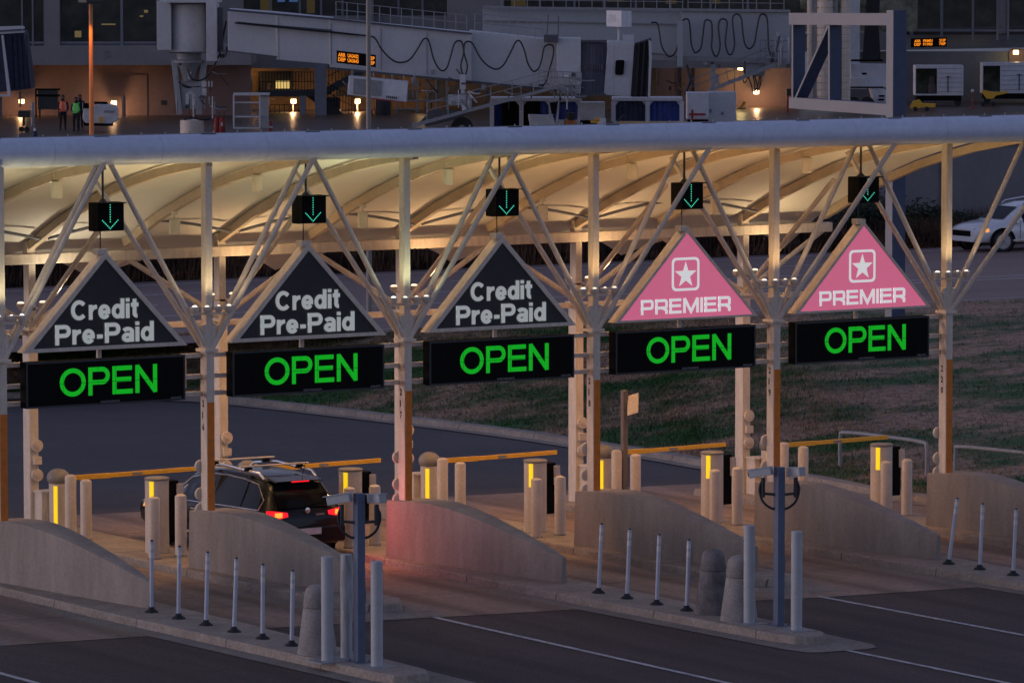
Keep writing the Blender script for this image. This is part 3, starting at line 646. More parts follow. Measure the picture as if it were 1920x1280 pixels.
# ------------------------------------------------------------------ islands furniture
def barrier(i, label):
    x = 4.4 * i; g = gz(x) + .148
    prof = [(.30, 1.10), (-.5, 1.15), (-1.1, 1.15), (-1.7, 1.10), (-2.4, 1.0), (-3.1, .87), (-3.8, .73), (-4.5, .58), (-4.95, .48)]
    b = MB(); vs = []
    for k, (y, h) in enumerate(prof):
        u = (y - .3) / -5.25; xl = x - .24 + .66 * u; xr = x + .56 + .02 * u; 
        if k == len(prof) - 1: xl += .04; xr -= .04
        vs += [(xl - .03, y, g), (xr + .02, y, g), (xr, y, g + h - .012), (xr - .02, y, g + h), (xl + .02, y, g + h), (xl, y, g + h - .012)]
    n = len(prof); fs = [(k * 6 + j, k * 6 + (j + 1) % 6, (k + 1) * 6 + (j + 1) % 6, (k + 1) * 6 + j) for k in range(n - 1) for j in range(6)] + [tuple(range(6)), tuple((n - 1) * 6 + j for j in range(6))[::-1]]
    b.add(vs, fs); o = b.build('concrete_barrier', M['concrete'], None, loc=(x, -.5, g), smooth=True)
    return tag(o, label, 'barrier', 'sloping concrete barriers ahead of the columns')
bl = ['sloping concrete barrier at the lower left corner, ahead of the unnumbered column', 'sloping concrete barrier directly below column 216, hiding the SUV wheels', 'sloping concrete barrier glowing pink with brake light below column 217',
      'sloping concrete barrier with a dark crack line below column 218', 'sloping concrete barrier behind the camera post at column 219', 'sloping concrete barrier below column 220 at the right edge']
for i in range(6): barrier(i, bl[i])

def bollard(name, x, y, h, r, m, label, group, dome=True, plate=False):
    g = gz(x) + .148; t = thing(name, label, 'bollard', (x, y, g), group=group)
    b = MB(); pr_ = [(r, g - .01), (r, g + h - .05), (r * .92, g + h - .015), (r * .5, g + h + .01), (.01, g + h + .018)] if dome else [(r, g), (r, g + h - .012), (r - .012, g + h), (.01, g + h + .001)]
    b.lathe(pr_, (x, y, 0), 24); b.build('sleeve', M[m], t, smooth=True)
    b = MB(); (b.box(x - .26, x + .26, y - .26, y + .26, g - .01, g + .012) if plate else b.lathe([(r + .012, g), (r + .012, g + .02), (r, g + .03)], (x, y, 0), 24)); b.build('base_plate', M['galv' if plate else 'kerb'], t)
    return t
wh = ['216', '217', '218', '219', '220']
for i in range(5):
    x = 4.4 * (i + 1); n = wh[i]
    for dx, dy, wd in ((-.2, 1.8, 'front left of'), (.5, 2.0, 'front right of')):
        bollard('bollard', x + dx, dy, 1.20, .115, 'cream', 'cream domed bollard %s the ticket machine behind column %s' % (wd, n), 'cream bollards guarding the lane machines')
    for dx, dy, wd in ((.15, 5.3, 'right of'), (.3, 6.25, 'just in front of')):
        bollard('bollard', x + dx, dy, 1.20, .115, 'cream', 'cream domed bollard %s the boom gate housing behind column %s' % (wd, n), 'cream bollards guarding the lane machines')
    # ticket machine
    g = gz(x) + .148; cx, cy = x + .38, 2.75
    t = thing('ticket_machine', 'round cream ticket machine with lit yellow strip on the island of column %s' % n, 'machine', (cx, cy, g), group='ticket machines on the islands')
    b = MB(); b.lathe([(.235, g), (.235, g + 1.42)], (cx, cy, 0), 28); b.build('body', M['cream'], t, smooth=True)
    b = MB(); b.lathe([(.245, g + 1.42), (.25, g + 1.46), (.22, g + 1.475), (.02, g + 1.485)], (cx, cy, 0), 28); b.build('cap', M['greydome'], t, smooth=True)
    b = MB(); a0 = math.atan2(-.844, -.535) - .40   # faces the approach
    b.add([(cx + .238 * math.cos(a0 + da), cy + .238 * math.sin(a0 + da), g + z) for z in (.93, 1.41) for da in (-.2, -.1, 0, .1, .2)], [(j, j + 1, j + 6, j + 5) for j in range(4)]); b.build('light_strip', M['ystrip'], t)
    b = MB(); b.box(cx + .20, cx + .42, cy - .12, cy + .16, g + .35, g + 1.40); b.build('side_panel', M['black'], t, bevel=.01)
    b = MB(); b.box(cx + .36, cx + .50, cy - .17, cy - .125, g + .95, g + 1.34); b.build('reader', M['cream'], t, bevel=.01)
    # barrier gate
    cx, cy = x + .28, 6.75
    t = thing('barrier_gate', 'lowered yellow boom gate with grey domed housing on the island of column %s' % n, 'gate', (cx, cy, g), group='boom gates across the lanes')
    b = MB(); b.lathe([(.19, g), (.19, g + 1.0)], (cx, cy, 0), 24); b.build('pedestal', M['cream'], t, smooth=True)
    b = MB(); b.ball((cx, cy, g + 1.10), (.235, .235, .19), 20, 12); b.build('housing', M['greydome'], t, smooth=True)
    b = MB(); b.add([(cx + .193 * math.cos(a0 + .18 + da), cy + .193 * math.sin(a0 + .18 + da), g + z) for z in (.10, .95) for da in (-.22, -.11, 0, .11, .22)], [(j, j + 1, j + 6, j + 5) for j in range(4)]); b.build('light_strip', M['ystrip'], t)
    b = MB(); b.box(cx + .14, cx + .20, cy - .14, cy + .0, g + .55, g + .85); b.build('label_plate', M['galv'], t)
    za = g + 1.10; ex = 3.05
    b = MB(); b.hexa([(cx + .15, cy - .19, za - .05), (cx + 1.1, cy - .19, za - .055), (cx + 1.1, cy - .13, za - .055), (cx + .15, cy - .13, za - .05)], [(cx + .15, cy - .19, za + .05), (cx + 1.1, cy - .19, za + .05), (cx + 1.1, cy - .13, za + .05), (cx + .15, cy - .13, za + .05)])
    b.bar((cx + 1.1, cy - .16, za), (cx + ex + .05, cy - .16, za + .02), .05, .09); b.build('boom_arm', M['yellow'], t, bevel=.006)
    b = MB(); b.box(cx + 1.6, cx + 1.82, cy - .192, cy - .186, za - .02, za + .03); b.text('X', (cx + 1.68, cy - .194, za - .015), X_, Z_, NY, .05, .035, .002); b.build('boom_label', M['galv'], t)
# lamp-like antenna post
t = thing('reader_post', 'brown post with tilted pale flat antenna panel between columns 218 and 219', 'post', (18.06, 6.2, -.17))
b = MB(); b.box(18.0, 18.12, 6.14, 6.26, -.18, 2.32); b.build('post', M['brownpost'], t, bevel=.012)
b = MB(); P = Vector((18.20, 6.05, 2.03)); q = Vector((.05, -.05, .0)); a1 = Vector((.26, .0, .05)); a2 = Vector((.07, .10, .20))
b.hexa([P - a1 * .5 - a2, P + a1 * .5 - a2, P + a1 * .5 - a2 + Vector((0, .05, -.02)), P - a1 * .5 - a2 + Vector((0, .05, -.02))], [P - a1 * .5 + a2, P + a1 * .5 + a2, P + a1 * .5 + a2 + Vector((0, .05, -.02)), P - a1 * .5 + a2 + Vector((0, .05, -.02))])
b.build('antenna_panel', M['cream'], t, bevel=.008)
b = MB(); b.bar((18.06, 6.2, 2.1), (18.2, 6.1, 2.03), .05, .05); b.build('panel_arm', M['greydome'], t)
# bent pipe rails at the lawn edge
def piperail(name, pts, label):
    t = thing(name, label, 'rail', pts[0], group='grey bent pipe rails on the lawn edge'); b = MB(); b.tube(smooth(pts, 4), .045, 10); b.build('pipe', M['galv'], t, smooth=True)
    b = MB()
    for p in (pts[0], pts[-1]): b.lathe([(.09, p[2] - .02), (.09, p[2] + .03)], (p[0], p[1], 0), 12)
    b.build('foot', M['galv'], t)
z0 = gz(26) + .15
piperail('pipe_rail', [(27.0, 10.6, z0), (27.0, 10.6, z0 + .75), (27.02, 10.4, z0 + .88), (27.1, 9, z0 + .9), (27.2, 7.75, z0 + .88), (27.2, 7.55, z0 + .75), (27.2, 7.55, z0)], 'grey bent pipe rail on the grass behind the right ticket machine')
piperail('pipe_rail', [(27.3, 6.6, z0), (27.3, 6.6, z0 + .75), (27.3, 6.4, z0 + .88), (27.5, 5, z0 + .9), (27.7, 3.6, z0 + .88), (27.7, 3.4, z0 + .75), (27.7, 3.4, z0)], 'grey pipe rail sloping away at the right edge beyond column 220')

# delineators, stone bollards, tall white bollards, camera posts
def delin_proto(x, y, tilt):
    g = gz(x) + .148; t = thing('delineator_post', 'x', 'delineator', (x, y, g), group='white flexible delineator posts')
    b = MB(); b.lathe([(.13, g), (.12, g + .02), (.06, g + .06), (.045, g + .10)], (x, y, 0), 14); b.build('rubber_base', M['rubber'], t, smooth=True)
    tx, ty = tilt
    P = lambda h: (x + tx * h, y + ty * h, g + h)
    b = MB(); b.tube([P(.08), P(1.27)], .036, 12); b.build('tube', M['caulk'], t, smooth=True)
    for h in (.98, 1.13): b = MB(); b.tube([P(h), P(h + .09)], .038, 12); b.build('reflective_band', M['band'], t, smooth=True)
    b = MB(); b.tube([P(1.27), P(1.30)], [.03, .022], 10); b.build('cap', M['dark'], t)
    return t
ordn = ['nearest the barrier nose', 'second from the barrier nose', 'third from the barrier nose', 'fourth from the barrier nose', 'fifth from the barrier nose', 'closest to the stone bollard']
for k, y in enumerate((-5.4, -6.4, -7.4, -8.4, -9.4, -10.4)):
    t = delin_proto(.25, y, (.012 + .011 * ((k * 5) % 4), .008 * ((k * 3) % 3))); t['label'] = 'thin white delineator post on the near left island, %s' % ordn[k]
ordn = ['nearest the pink-lit barrier', 'second after the pink-lit barrier', 'third after the pink-lit barrier', 'closest to the dark stone bollard']
for k, y in enumerate((-6.5, -7.45, -8.43, -9.4)):
    t = delin_proto(9.05, y, (.055 - .006 * k, 0)); t['label'] = 'thin white delineator post on the middle island, %s' % ordn[k]
ordn = ['leaning, nearest the barrier below column 219', 'upright, between the other two', 'nearest the right edge of the photo', 'beyond the right edge']
for k, y in enumerate((-5.6, -6.6, -7.65, -8.65)):
    t = delin_proto(17.85, y, (.16 if k == 0 else .05, 0)); t['label'] = 'thin white delineator post on the right island, %s' % ordn[k]
def stonebol(x, y, m, label):
    g = gz(x) + .148; t = thing('stone_bollard', label, 'bollard', (x, y, g), group='rounded exposed aggregate bollards')
    b = MB(); b.lathe([(.34, g - .01), (.335, g + .02), (.235, g + .77), (.225, g + .78)], (x, y, 0), 28); b.build('base', M[m], t, smooth=True)
    b = MB(); b.lathe([(.205, g + .77), (.205, g + .80)], (x, y, 0), 28); b.build('groove', M['dark'], t)
    b = MB(); b.lathe([(.225, g + .79), (.235, g + .81), (.215, g + 1.0), (.19, g + 1.09), (.13, g + 1.15), (.02, g + 1.175)], (x, y, 0), 28); b.build('top', M[m], t, smooth=True)
stonebol(.14, -11.45, 'stone', 'pale speckled stone bollard on the left island, half hidden by white bollards')
stonebol(9.25, -9.95, 'stoned', 'dark weathered stone bollard with mottled stains on the middle island')
stonebol(9.12, -10.95, 'stone', 'pale speckled stone bollard on the middle island beside a white bollard')
for x, y, lb in ((-.17, -12.32, 'tall flat-topped white bollard right of the left island stone bollard'), (.30, -12.15, 'tall white bollard with dark scuff marks just behind the left camera post'),
                 (.24, -13.24, 'tall white bollard nearest the tip of the left island'), (9.06, -11.35, 'tall white bollard between the stone bollard and camera post on the middle island'), (9.27, -12.5, 'tall white bollard nearest the tip of the middle island')):
    bollard('tall_bollard', x, y, 1.75, .10, 'scuff' if 'scuff' in lb else 'tallb', lb, 'tall white bollards on the island tips', False, True)
def campost(x, y, label):
    g = gz(x) + .148; t = thing('camera_post', label, 'camera post', (x, y, g), group='blue grey posts with twin cameras')
    ex = Vector((math.cos(YAW), -math.sin(YAW), 0)); P = Vector((x, y, 0))
    b = MB(); b.box(x - .075, x + .075, y - .075, y + .075, g, g + 2.82); b.build('post', M['bluegrey'], t, bevel=.01)
    b = MB(); b.box(x - .16, x + .16, y - .16, y + .16, g - .005, g + .015)
    for sx in (-1, 1):
        for sy in (-1, 1): b.lathe([(.018, g + .01), (.018, g + .05)], (x + .12 * sx, y + .12 * sy, 0), 6)
    b.build('base_plate', M['bluegrey'], t)
    b = MB(); b.box(x + .075, x + .10, y - .05, y + .03, g + 1.0, g + 1.2); b.build('hand_hole', M['bluegrey'], t)
    for s in (-1, 1):
        c = P + ex * .29 * s; zc = g + 2.33
        b = MB(); b.bar(P + ex * .06 * s + Vector((0, 0, zc)), c + Vector((0, 0, zc + .02)), .05, .045); b.bar(c + Vector((0, 0, zc - .05)), c + Vector((0, 0, zc + .30)), .06, .06); b.build('arm', M['dark'], t, bevel=.008)
        b = MB(); b.tube(smooth([c + Vector((0, 0, zc + .28)), c + ex * .06 * s + Vector((0, 0, zc + .1)), c + ex * .0 * s + Vector((0, 0, zc - .12)), P + ex * .15 * s + Vector((0, 0, zc - .24)), P + ex * .05 * s + Vector((0, 0, zc - .25))]), .022, 8); b.build('cable', M['hose'], t, smooth=True)
        d = (Vector((-.55, .83, -.03)) if s < 0 else Vector((-.62, .78, -.04))).normalized(); d2 = (ex * -.9 + Vector((0, 0, -.20)) + Vector((.2, .3, 0))).normalized()
        d2 = d2 if s < 0 else (ex * -.45 + Vector((0, 0, -.10)) + Vector((-.45, -.75, 0)) * -.9).normalized(); m0 = c + Vector((0, 0, zc + .40)) + d2 * (.02 if s < 0 else -.02)
        b = MB(); b.bar(m0 - d2 * .19, m0 + d2 * .23, .14, .15); cb = b.build('camera', M['tallb'], t, bevel=.012)
        b = MB(); b.bar(m0 - d2 * .20 + Vector((0, 0, .072)), m0 + d2 * .30 + Vector((0, 0, .084)), .17, .012); b.build('sun_shield', M['tallb'], cb)
        b = MB(); b.bar(m0 + d2 * .225, m0 + d2 * .25, .10, .09); b.build('lens', M['glass'], cb)
campost(.25, -12.66, 'blue grey post with two white cameras at the tip of the left island')
campost(9.35, -11.85, 'blue grey post with two white cameras on the middle island below column 219')

# ------------------------------------------------------------------ sport utility cars
def suv(label, paint, loc, rz, rear_lit, rack):
    fr = Matrix.Translation(loc) @ Matrix.Rotation(rz, 4, 'Z') @ Matrix.Diagonal((.97, 1.17, .965, 1))
    t = thing('suv', label, 'car', loc, rz)
    # stations: y, bottom, half width, belt, top, top half width
    S = [(-2.34, .52, .74, .86, .90, .70), (-2.30, .40, .84, .95, 1.04, .76), (-2.20, .36, .90, 1.06, 1.16, .74), (-2.05, .34, .93, 1.08, 1.42, .68), (-1.90, .33, .94, 1.08, 1.60, .64),
         (-1.6, .32, .95, 1.07, 1.69, .63), (-1.0, .31, .955, 1.05, 1.74, .64), (-.4, .30, .955, 1.03, 1.745, .65), (.2, .30, .955, 1.01, 1.70, .64), (.6, .30, .955, 1.0, 1.58, .65),
         (.95, .30, .95, .99, 1.35, .70), (1.28, .31, .945, .98, 1.10, .76), (1.6, .32, .94, .95, 1.06, .72), (2.0, .34, .90, .88, .99, .66), (2.22, .34, .88, .82, .92, .62), (2.34, .38, .78, .74, .82, .58)]
    def ringpts(s):
        y, zb, wd, be, tp, wt = s; m = zb + (be - zb) * .55
        h = [(0, zb), (wd * .86, zb), (wd * .97, zb + .10), (wd, m), (wd * .985, be - .03), (wd * .955, be), (wt + .02, tp - .07), (wt - .05, tp - .015), (wt * .5, tp), (0, tp + .005)]
        return [(x, y, z) for x, z in h] + [(-x, y, z) for x, z in h[-2:0:-1]]
    R = [ringpts(s) for s in S]; n = len(R[0]); vs = [p for r in R for p in r]
    fs = [(i * n + k, i * n + (k + 1) % n, (i + 1) * n + (k + 1) % n, (i + 1) * n + k) for i in range(len(R) - 1) for k in range(n)] + [tuple(range(n)), tuple((len(R) - 1) * n + k for k in range(n))[::-1]]
    b = MB(fr); b.add(vs, fs); bo = b.build('body', paint, t, smooth=True); bo.data.set_sharp_from_angle(angle=R_(48))
    def at(y):
        for a, c in zip(S, S[1:]):
            if a[0] <= y <= c[0]: u = (y - a[0]) / (c[0] - a[0]); return [p + (q - p) * u for p, q in zip(a, c)]
    def side(y, q, s, off=.008):   # q 0 belt .. 1 roof edge
        _, zb, wd, be, tp, wt = at(y); x = wd * .955 + (wt + .02 - wd * .955) * q; return (s * (x + off), y, be + (tp - .07 - be) * q)
    for s in (-1, 1):
        outl = []
        for (ya, yb) in ((-1.93, -1.42), (-1.34, -.38), (-.30, .98)):
            N = 6; vs = []
            for k in range(N + 1):
                y = ya + (yb - ya) * k / N; hi = .93
                if y > .55: hi = max(.1, .93 - (y - .55) * 1.0)
                if y < -1.6: hi = .93 - (-1.6 - y) * .7
                vs += [side(y, .06, s), side(y, hi, s)]
            b = MB(fr); b.add(vs, [(2 * k, 2 * k + 2, 2 * k + 3, 2 * k + 1) for k in range(N)]); b.build('side_window', M['glass'], t, smooth=True)
        low = [side(y, .03, s, .012) for y in (-1.96, -1.4, -.8, -.2, .4, 1.05)]; up = [side(y, q, s, .012) for y, q in ((1.05, .35), (.6, .93), (0, .97), (-.6, .97), (-1.2, .97), (-1.65, .95), (-1.98, .6))]
        b = MB(fr); b.tube(low + up + [low[0]], .014, 6); b.build('window_trim', M['chrome'], t)
        b = MB(fr); b.tube([(s * .60, -1.75, at(-1.75)[4] + .03), (s * .61, -1.6, at(-1.6)[4] + .09), (s * .62, -.4, at(-.4)[4] + .09), (s * .61, .35, at(.35)[4] + .08), (s * .61, .5, at(.5)[4] + .02)], .028, 8); b.build('roof_rail', M['chrome'], t, smooth=True)
        b = MB(fr); b.box(s * .955 - .02, s * .955 + .02, -1.0, 1.05, .36, .43); b.build('sill_trim', M['chrome'], t, bevel=.008)
        b = MB(fr); b.box(min(s * .93, s * 1.12), max(s * .93, s * 1.12), .78, .95, 1.0, 1.16); b.build('mirror', paint, t, bevel=.04)
        for yh in (-.9, .15): b = MB(fr); b.box(s * .965 - .015, s * .965 + .015, yh - .1, yh + .12, .87, .905); b.build('door_handle', M['chrome'], t, bevel=.008)
        b = MB(fr)
        for yd in (-.35, .78): b.box(s * .957 - .003, s * .957 + .003, yd, yd + .01, .42, .97)
        b.build('door_seam', M['black'], t)
        for yw in (-1.45, 1.42):
            b = MB(fr); b.lathe([(.02, s * .935), (.455, s * .935), (.455, s * .962), (.02, s * .962)], (0, yw, .40), 28, 'x'); b.build('wheel_arch', M['black'], t)
            b = MB(fr); b.lathe([(.25, s * .70), (.36, s * .71), (.37, s * .75), (.37, s * .93), (.355, s * .965), (.26, s * .97)], (0, yw, .37), 28, 'x'); wl = b.build('wheel', M['rubber'], t, smooth=True)
            b = MB(fr); b.lathe([(.03, s * .968), (.255, s * .968), (.265, s * .975), (.24, s * .975)], (0, yw, .37), 28, 'x')
            for k in range(5):
                a = 2 * math.pi * k / 5; b.bar((s * .978, yw, .37), (s * .978, yw + .24 * math.cos(a), .37 + .24 * math.sin(a)), .05, .02, (1, 0, 0))
            b.build('rim', M['alloy'], wl)
        # tail lamp wraps the corner
        vs = [(s * .86, -2.23, .94), (s * .855, -2.21, 1.11), (s * .78, -2.27, 1.11), (s * .78, -2.30, .92), (s * .46, -2.28, 1.06), (s * .46, -2.30, .98)]
        b = MB(fr); b.add([(x * 1.012 + (.03 * s if k < 2 else 0), y - (.05 if k > 1 else .02), z) for k, (x, y, z) in enumerate(vs)], [(0, 1, 2, 3), (3, 2, 4, 5)])
        b.build('tail_lamp', M['redlit' if rear_lit else 'redoff'], t)
        if rear_lit: b = MB(fr); b.box(min(s * .62, s * .78), max(s * .62, s * .78), -2.375, -2.355, .975, 1.07); b.build('turn_lamp', M['redhot'], t)
        # head lamp
        b = MB(fr); b.add([(s * .86, 2.08, .70), (s * .84, 2.06, .86), (s * .60, 2.26, .84), (s * .62, 2.30, .72)], [(0, 1, 2, 3)]); b.v = [Vector((v.x * 1.02, v.y + .02, v.z)) for v in b.v]; b.build('head_lamp', M['galv'], t)
        b = MB(fr); b.add([(s * .905, 1.90, .73), (s * .895, 1.89, .84), (s * .845, 2.075, .85), (s * .865, 2.09, .71)], [(0, 1, 2, 3)]); b.v = [Vector((v.x * 1.025, v.y + .015, v.z)) for v in b.v]; b.build('marker_lamp', M['ambl'], t)
    # glass front and rear
    def cross(y, q): _, zb, wd, be, tp, wt = at(y); return wt - .04
    b = MB(fr); ry = [(-2.235, 1.13), (-2.08, 1.39), (-1.93, 1.575)]
    b.add([(sx * wd, y - .02, z + .01) for (y, z), wd in zip(ry, (.62, .60, .55)) for sx in (-1, 1)], [(0, 1, 3, 2), (2, 3, 5, 4)]); b.build('rear_window', M['glass'], t)
    b = MB(fr); b.add([(sx * wd, y + .012, z + .012) for (y, z), wd in zip(((.66, 1.55), (.95, 1.35), (1.24, 1.13)), (.56, .61, .68)) for sx in (-1, 1)], [(0, 1, 3, 2), (2, 3, 5, 4)]); b.build('windscreen', M['glass'], t)
    b = MB(fr); b.hexa([(-.55, -2.05, 1.635), (.55, -2.05, 1.635), (.55, -1.7, 1.69), (-.55, -1.7, 1.69)], [(-.53, -2.08, 1.66), (.53, -2.08, 1.66), (.53, -1.7, 1.715), (-.53, -1.7, 1.715)]); b.build('spoiler', paint, t, bevel=.01)
    b = MB(fr)
    for k in range(9): b.box(-.2 + k * .046, -.17 + k * .046, -2.092, -2.07, 1.632, 1.655)
    b.build('brake_light', M['redlit' if rear_lit else 'redoff'], t)
    b = MB(fr); b.box(-.26, .26, -2.412, -2.40, .60, .73); b.build('number_plate', M['plate'], t)
    b = MB(fr); b.text('GMC' if False else 'QX60', (.18, -2.335, .965), X_, Z_, NY, .2, .05, .006, .02); b.lathe([(.05, -2.30), (.06, -2.325), (.02, -2.33)], (0, 0, 1.08), 14, 'y'); b.build('badge', M['chrome'], t)
    b = MB(fr); b.box(-.84, .84, -2.40, -2.30, .42, .76); b.build('rear_bumper', paint, t, bevel=.04)
    b = MB(fr); b.box(-.52, .52, 2.26, 2.36, .56, .76); b.box(-.6, .6, 2.25, 2.33, .38, .48); b.build('grille', M['black'], t, bevel=.02)
    b = MB(fr)
    for s in (-1, 1): b.box(s * .7 - .09, s * .7 + .09, 2.14, 2.25, .46, .53)
    b.build('fog_lamp', M['black'], t, bevel=.01)
    b = MB(fr); b.tube([(.25, -1.78, 1.69), (.25, -1.9, 2.0)], .006, 5); b.build('antenna', M['black'], t)
    b = MB(fr); b.bar((.0, -2.25, 1.16), (.45, -2.2, 1.22), .03, .02); b.build('wiper', M['black'], t)
    if rack:
        for y in (-1.2, -.05):
            b = MB(fr); b.box(-.80, .80, y - .035, y + .035, 1.865, 1.90); br = b.build('roof_bar', M['cream'], t, bevel=.012)
            for s in (-1, 1): b = MB(fr); b.hexa([(s * .60 - .08, y - .05, 1.79), (s * .60 + .08, y - .05, 1.79), (s * .60 + .08, y + .05, 1.79), (s * .60 - .08, y + .05, 1.79)], [(s * .60 - .05, y - .04, 1.868), (s * .60 + .05, y - .04, 1.868), (s * .60 + .05, y + .04, 1.868), (s * .60 - .05, y + .04, 1.868)]); b.build('bar_clamp', M['black'], br)
    return t
suv('black SUV with roof bars and glowing red tail lights stopped at a toll lane', M['carblack'], (7.14, 3.66, gz(7.14) + .004), 0, True, True)
suv('white SUV driving left on the highway at the right edge', M['carwhite'], (67.0, 54.85, HZ + .004), math.pi / 2, False, False)
l = bpy.data.lights.new('brake_glow', 'AREA'); l.energy = 18; l.color = (1, .17, .22); l.shape = 'RECTANGLE'; l.size = .45; l.size_y = .1
o = bpy.data.objects.new('brake_glow', l); COL.objects.link(o); o.location = (7.40, .72, .90); o.rotation_euler = Vector((.55, -.8, -.15)).to_track_quat('-Z', 'Y').to_euler()
l2 = bpy.data.objects.new('brake_glow', l); COL.objects.link(l2); l2.location = (6.3, .80, .90); l2.rotation_euler = Vector((-.2, -.9, -.1)).to_track_quat('-Z', 'Y').to_euler()

# ------------------------------------------------------------------ street poles and the sign gantry
def lightpole(x, y, z, h, r, m, label, head, orange=False):
    t = thing('light_pole', label, 'pole', (x, y, z)); b = MB(); b.tube([(x, y, z - .1), (x, y, z + h)], [r, r * .62], 12); b.build('pole', M[m], t, smooth=True)
    b = MB(); b.lathe([(r * 2, z - .02), (r * 2, z + .12), (r * 1.3, z + .2)], (x, y, 0), 12); b.build('base', M['kerb'], t)
    b = MB(); b.box(x - .32, x + .32, y - .3, y + .3, z + h, z + h + .22); b.build('lamp_head', M['dark'], t, bevel=.03)
    return t
P = FRB @ L(692, 640, 146); zz = P.z
lightpole(P.x, P.y, P.z, 13.5, .085, 'greydome', 'tall dark tapered light pole rising in front of the left jet bridge', True)
P = FRB @ L(170, 6, 170); lightpole(P.x, P.y, 1.0, P.z - 1.0, .10, 'orangepole', 'tall orange lit pole with dark lamp head at the upper left', True)
spot('pole_lamp', P + Vector((-.55, -.55, -.15)), (.22, .22, -1), 260, (1, .42, .10), 70, .6, .1)
# sign gantry seen edge-on: frame runs along Y
gx, gy = 44.75, 32.1
t = thing('sign_gantry', 'large white and dark blue steel sign frame on a thick column beside the highway', 'sign frame', (gx, gy, .6))
def gp(px, py): r = FRB @ L(px, py, 146); d = (r - CAM); k = (gx - CAM.x) / d.x; return CAM + d * k     # point on the frame's own plane
def gbar(name, p, q, wy, m='signblue', face='signwhite', dx=.42):
    a, c = gp(*p), gp(*q); b = MB(); b.bar(a + Vector((dx / 2, 0, 0)), c + Vector((dx / 2, 0, 0)), dx, wy, (0, -(c - a).z, (c - a).y) if abs((c - a).z) > .01 or True else (0, 0, 1))
    o = b.build(name, M[m], t, bevel=.008); b = MB(); a2 = a + Vector((-.012, 0, 0)); c2 = c + Vector((-.012, 0, 0)); b.bar(a2, c2, .018, wy + .004, (0, -(c - a).z, (c - a).y)); f = b.build('face_plate', M[face], o); return o
a = gp(1675, 20); col = Vector((gx, a.y, 0))
b = MB(); b.box(gx, gx + .46, a.y - .02, a.y + .30, -.1, a.z); o = b.build('column', M['signblue'], t, bevel=.01)
b = MB(); b.box(gx - .02, gx, a.y - .02, a.y + .30, -.1, a.z); b.build('face_plate', M['signwhite'], o)
gbar('beam', (1480, 36), (1672, 37), .34); gbar('beam', (1480, 193), (1672, 207), .32)
gbar('upright', (1486.5, 46), (1486.5, 184), .07); gbar('upright', (1555, 46), (1555, 190), .07); gbar('brace', (1492, 184), (1554, 48), .06)
b = MB(); b.box(gx - .3, gx + .8, a.y - .4, a.y + .7, -.3, .35); b.build('footing', M['kerb'], t)
# small pump cabinet by the sign column, mid bank

# ------------------------------------------------------------------ terminal and apron (built in the terminal frame)
AZ = 1.5
def FB(b, px0, px1, py0, py1, D, th):   # box whose front face spans those sight lines at distance D, th deep
    a = L(px0, py1, D); c = L(px1, py0, D); y = a.y; b.box(a.x, c.x, y, y + th, a.z, c.z); return b
def nb(): return MB(FRB)
def bthing(name, label, cat, px, py, D, group=None): return thing(name, label, cat, L(px, py, D), 0, group, FRB)
def bpart(name, m, t, boxes, D, th=.3, bevel=0):
    if name in ('frame', 'lower_trim', 'trim', 'chassis', 'vent', 'rotunda_trim', 'tow_bar', 'mullion'):
        b = nb()
        for q in boxes: FB(b, *q[:4], q[4] if len(q) > 4 else D, q[5] if len(q) > 5 else th)
        return b.build(name, M[m], t, bevel=bevel)
    for q in boxes: o = FB(nb(), *q[:4], q[4] if len(q) > 4 else D, q[5] if len(q) > 5 else th).build(name, M[m], t, bevel=bevel)
    return o
def clutter(t, px0, px1, py0, py1, D, n, mats, seed, pipe=.5):   # small fittings, cabinets and pipes bolted to a machine
    r = random.Random(seed)
    for k in range(n):
        x = r.uniform(px0, px1); y = r.uniform(py0, py1); b = nb()
        if r.random() < pipe:
            a = L(x, y, D - .05); ln = r.uniform(.3, 1.3); dx = r.choice((0, 0, 1, .5)); b.tube(smooth([tuple(a), tuple(a + Vector((dx * ln * .5, -.1, -ln * .4 * (1 - dx * .5)))), tuple(a + Vector((dx * ln, 0, -ln * (1 - dx * .8))))], 4), r.uniform(.02, .05), 6); b.build('pipe', M[r.choice(mats)], t)
        else:
            w_ = r.uniform(3, 9); h_ = r.uniform(3, 10); FB(b, x, x + w_, y, y + h_, D - r.uniform(0, .1), .25); b.build('fitting', M[r.choice(mats)], t)
# --- left terminal block
t = bthing('terminal_building', 'pale terminal building with glazed upper storey and salmon lower wall at upper left', 'building', 180, 218, 284)
bpart('lower_wall', 'termlow', t, [(-800, 470, 100, 226)], 284, .5)
bpart('fascia', 'term', t, [(-800, 470, 86, 122)], 279, 6)
bpart('pillar', 'term', t, [(84, 112, -120, 86), (-80, -40, -120, 86), (-330, -295, -120, 86), (-560, -525, -120, 86), (293, 305, -120, 86)], 279.4, .6)
bpart('interior', 'interior', t, [(-800, 470, -120, 88, 291, .3)], 291)
w_ = bpart('window', 'wglass', t, [(-800, 84, -120, 86), (112, 293, -120, 86)], 279.8, .08)
bpart('mullion', 'mullion', t, [(40, 43, -120, 86), (60, 63, -120, 86), (110, 113, -120, 106), (82, 86, -120, 104), (226, 231, -120, 112), (-800, 293, 78, 82), (-150, -147, -120, 86), (-230, -227, -120, 86), (-430, -427, -120, 86), (-660, -657, -120, 86), (112, 293, 84, 87)], 279.5, .2)
bpart('lit_fixture', 'warmlit', t, [(190, 216, 44.5, 47), (262, 268, 29, 32), (270, 277, 19, 24), (140, 152, 58, 70)], 289, .2)
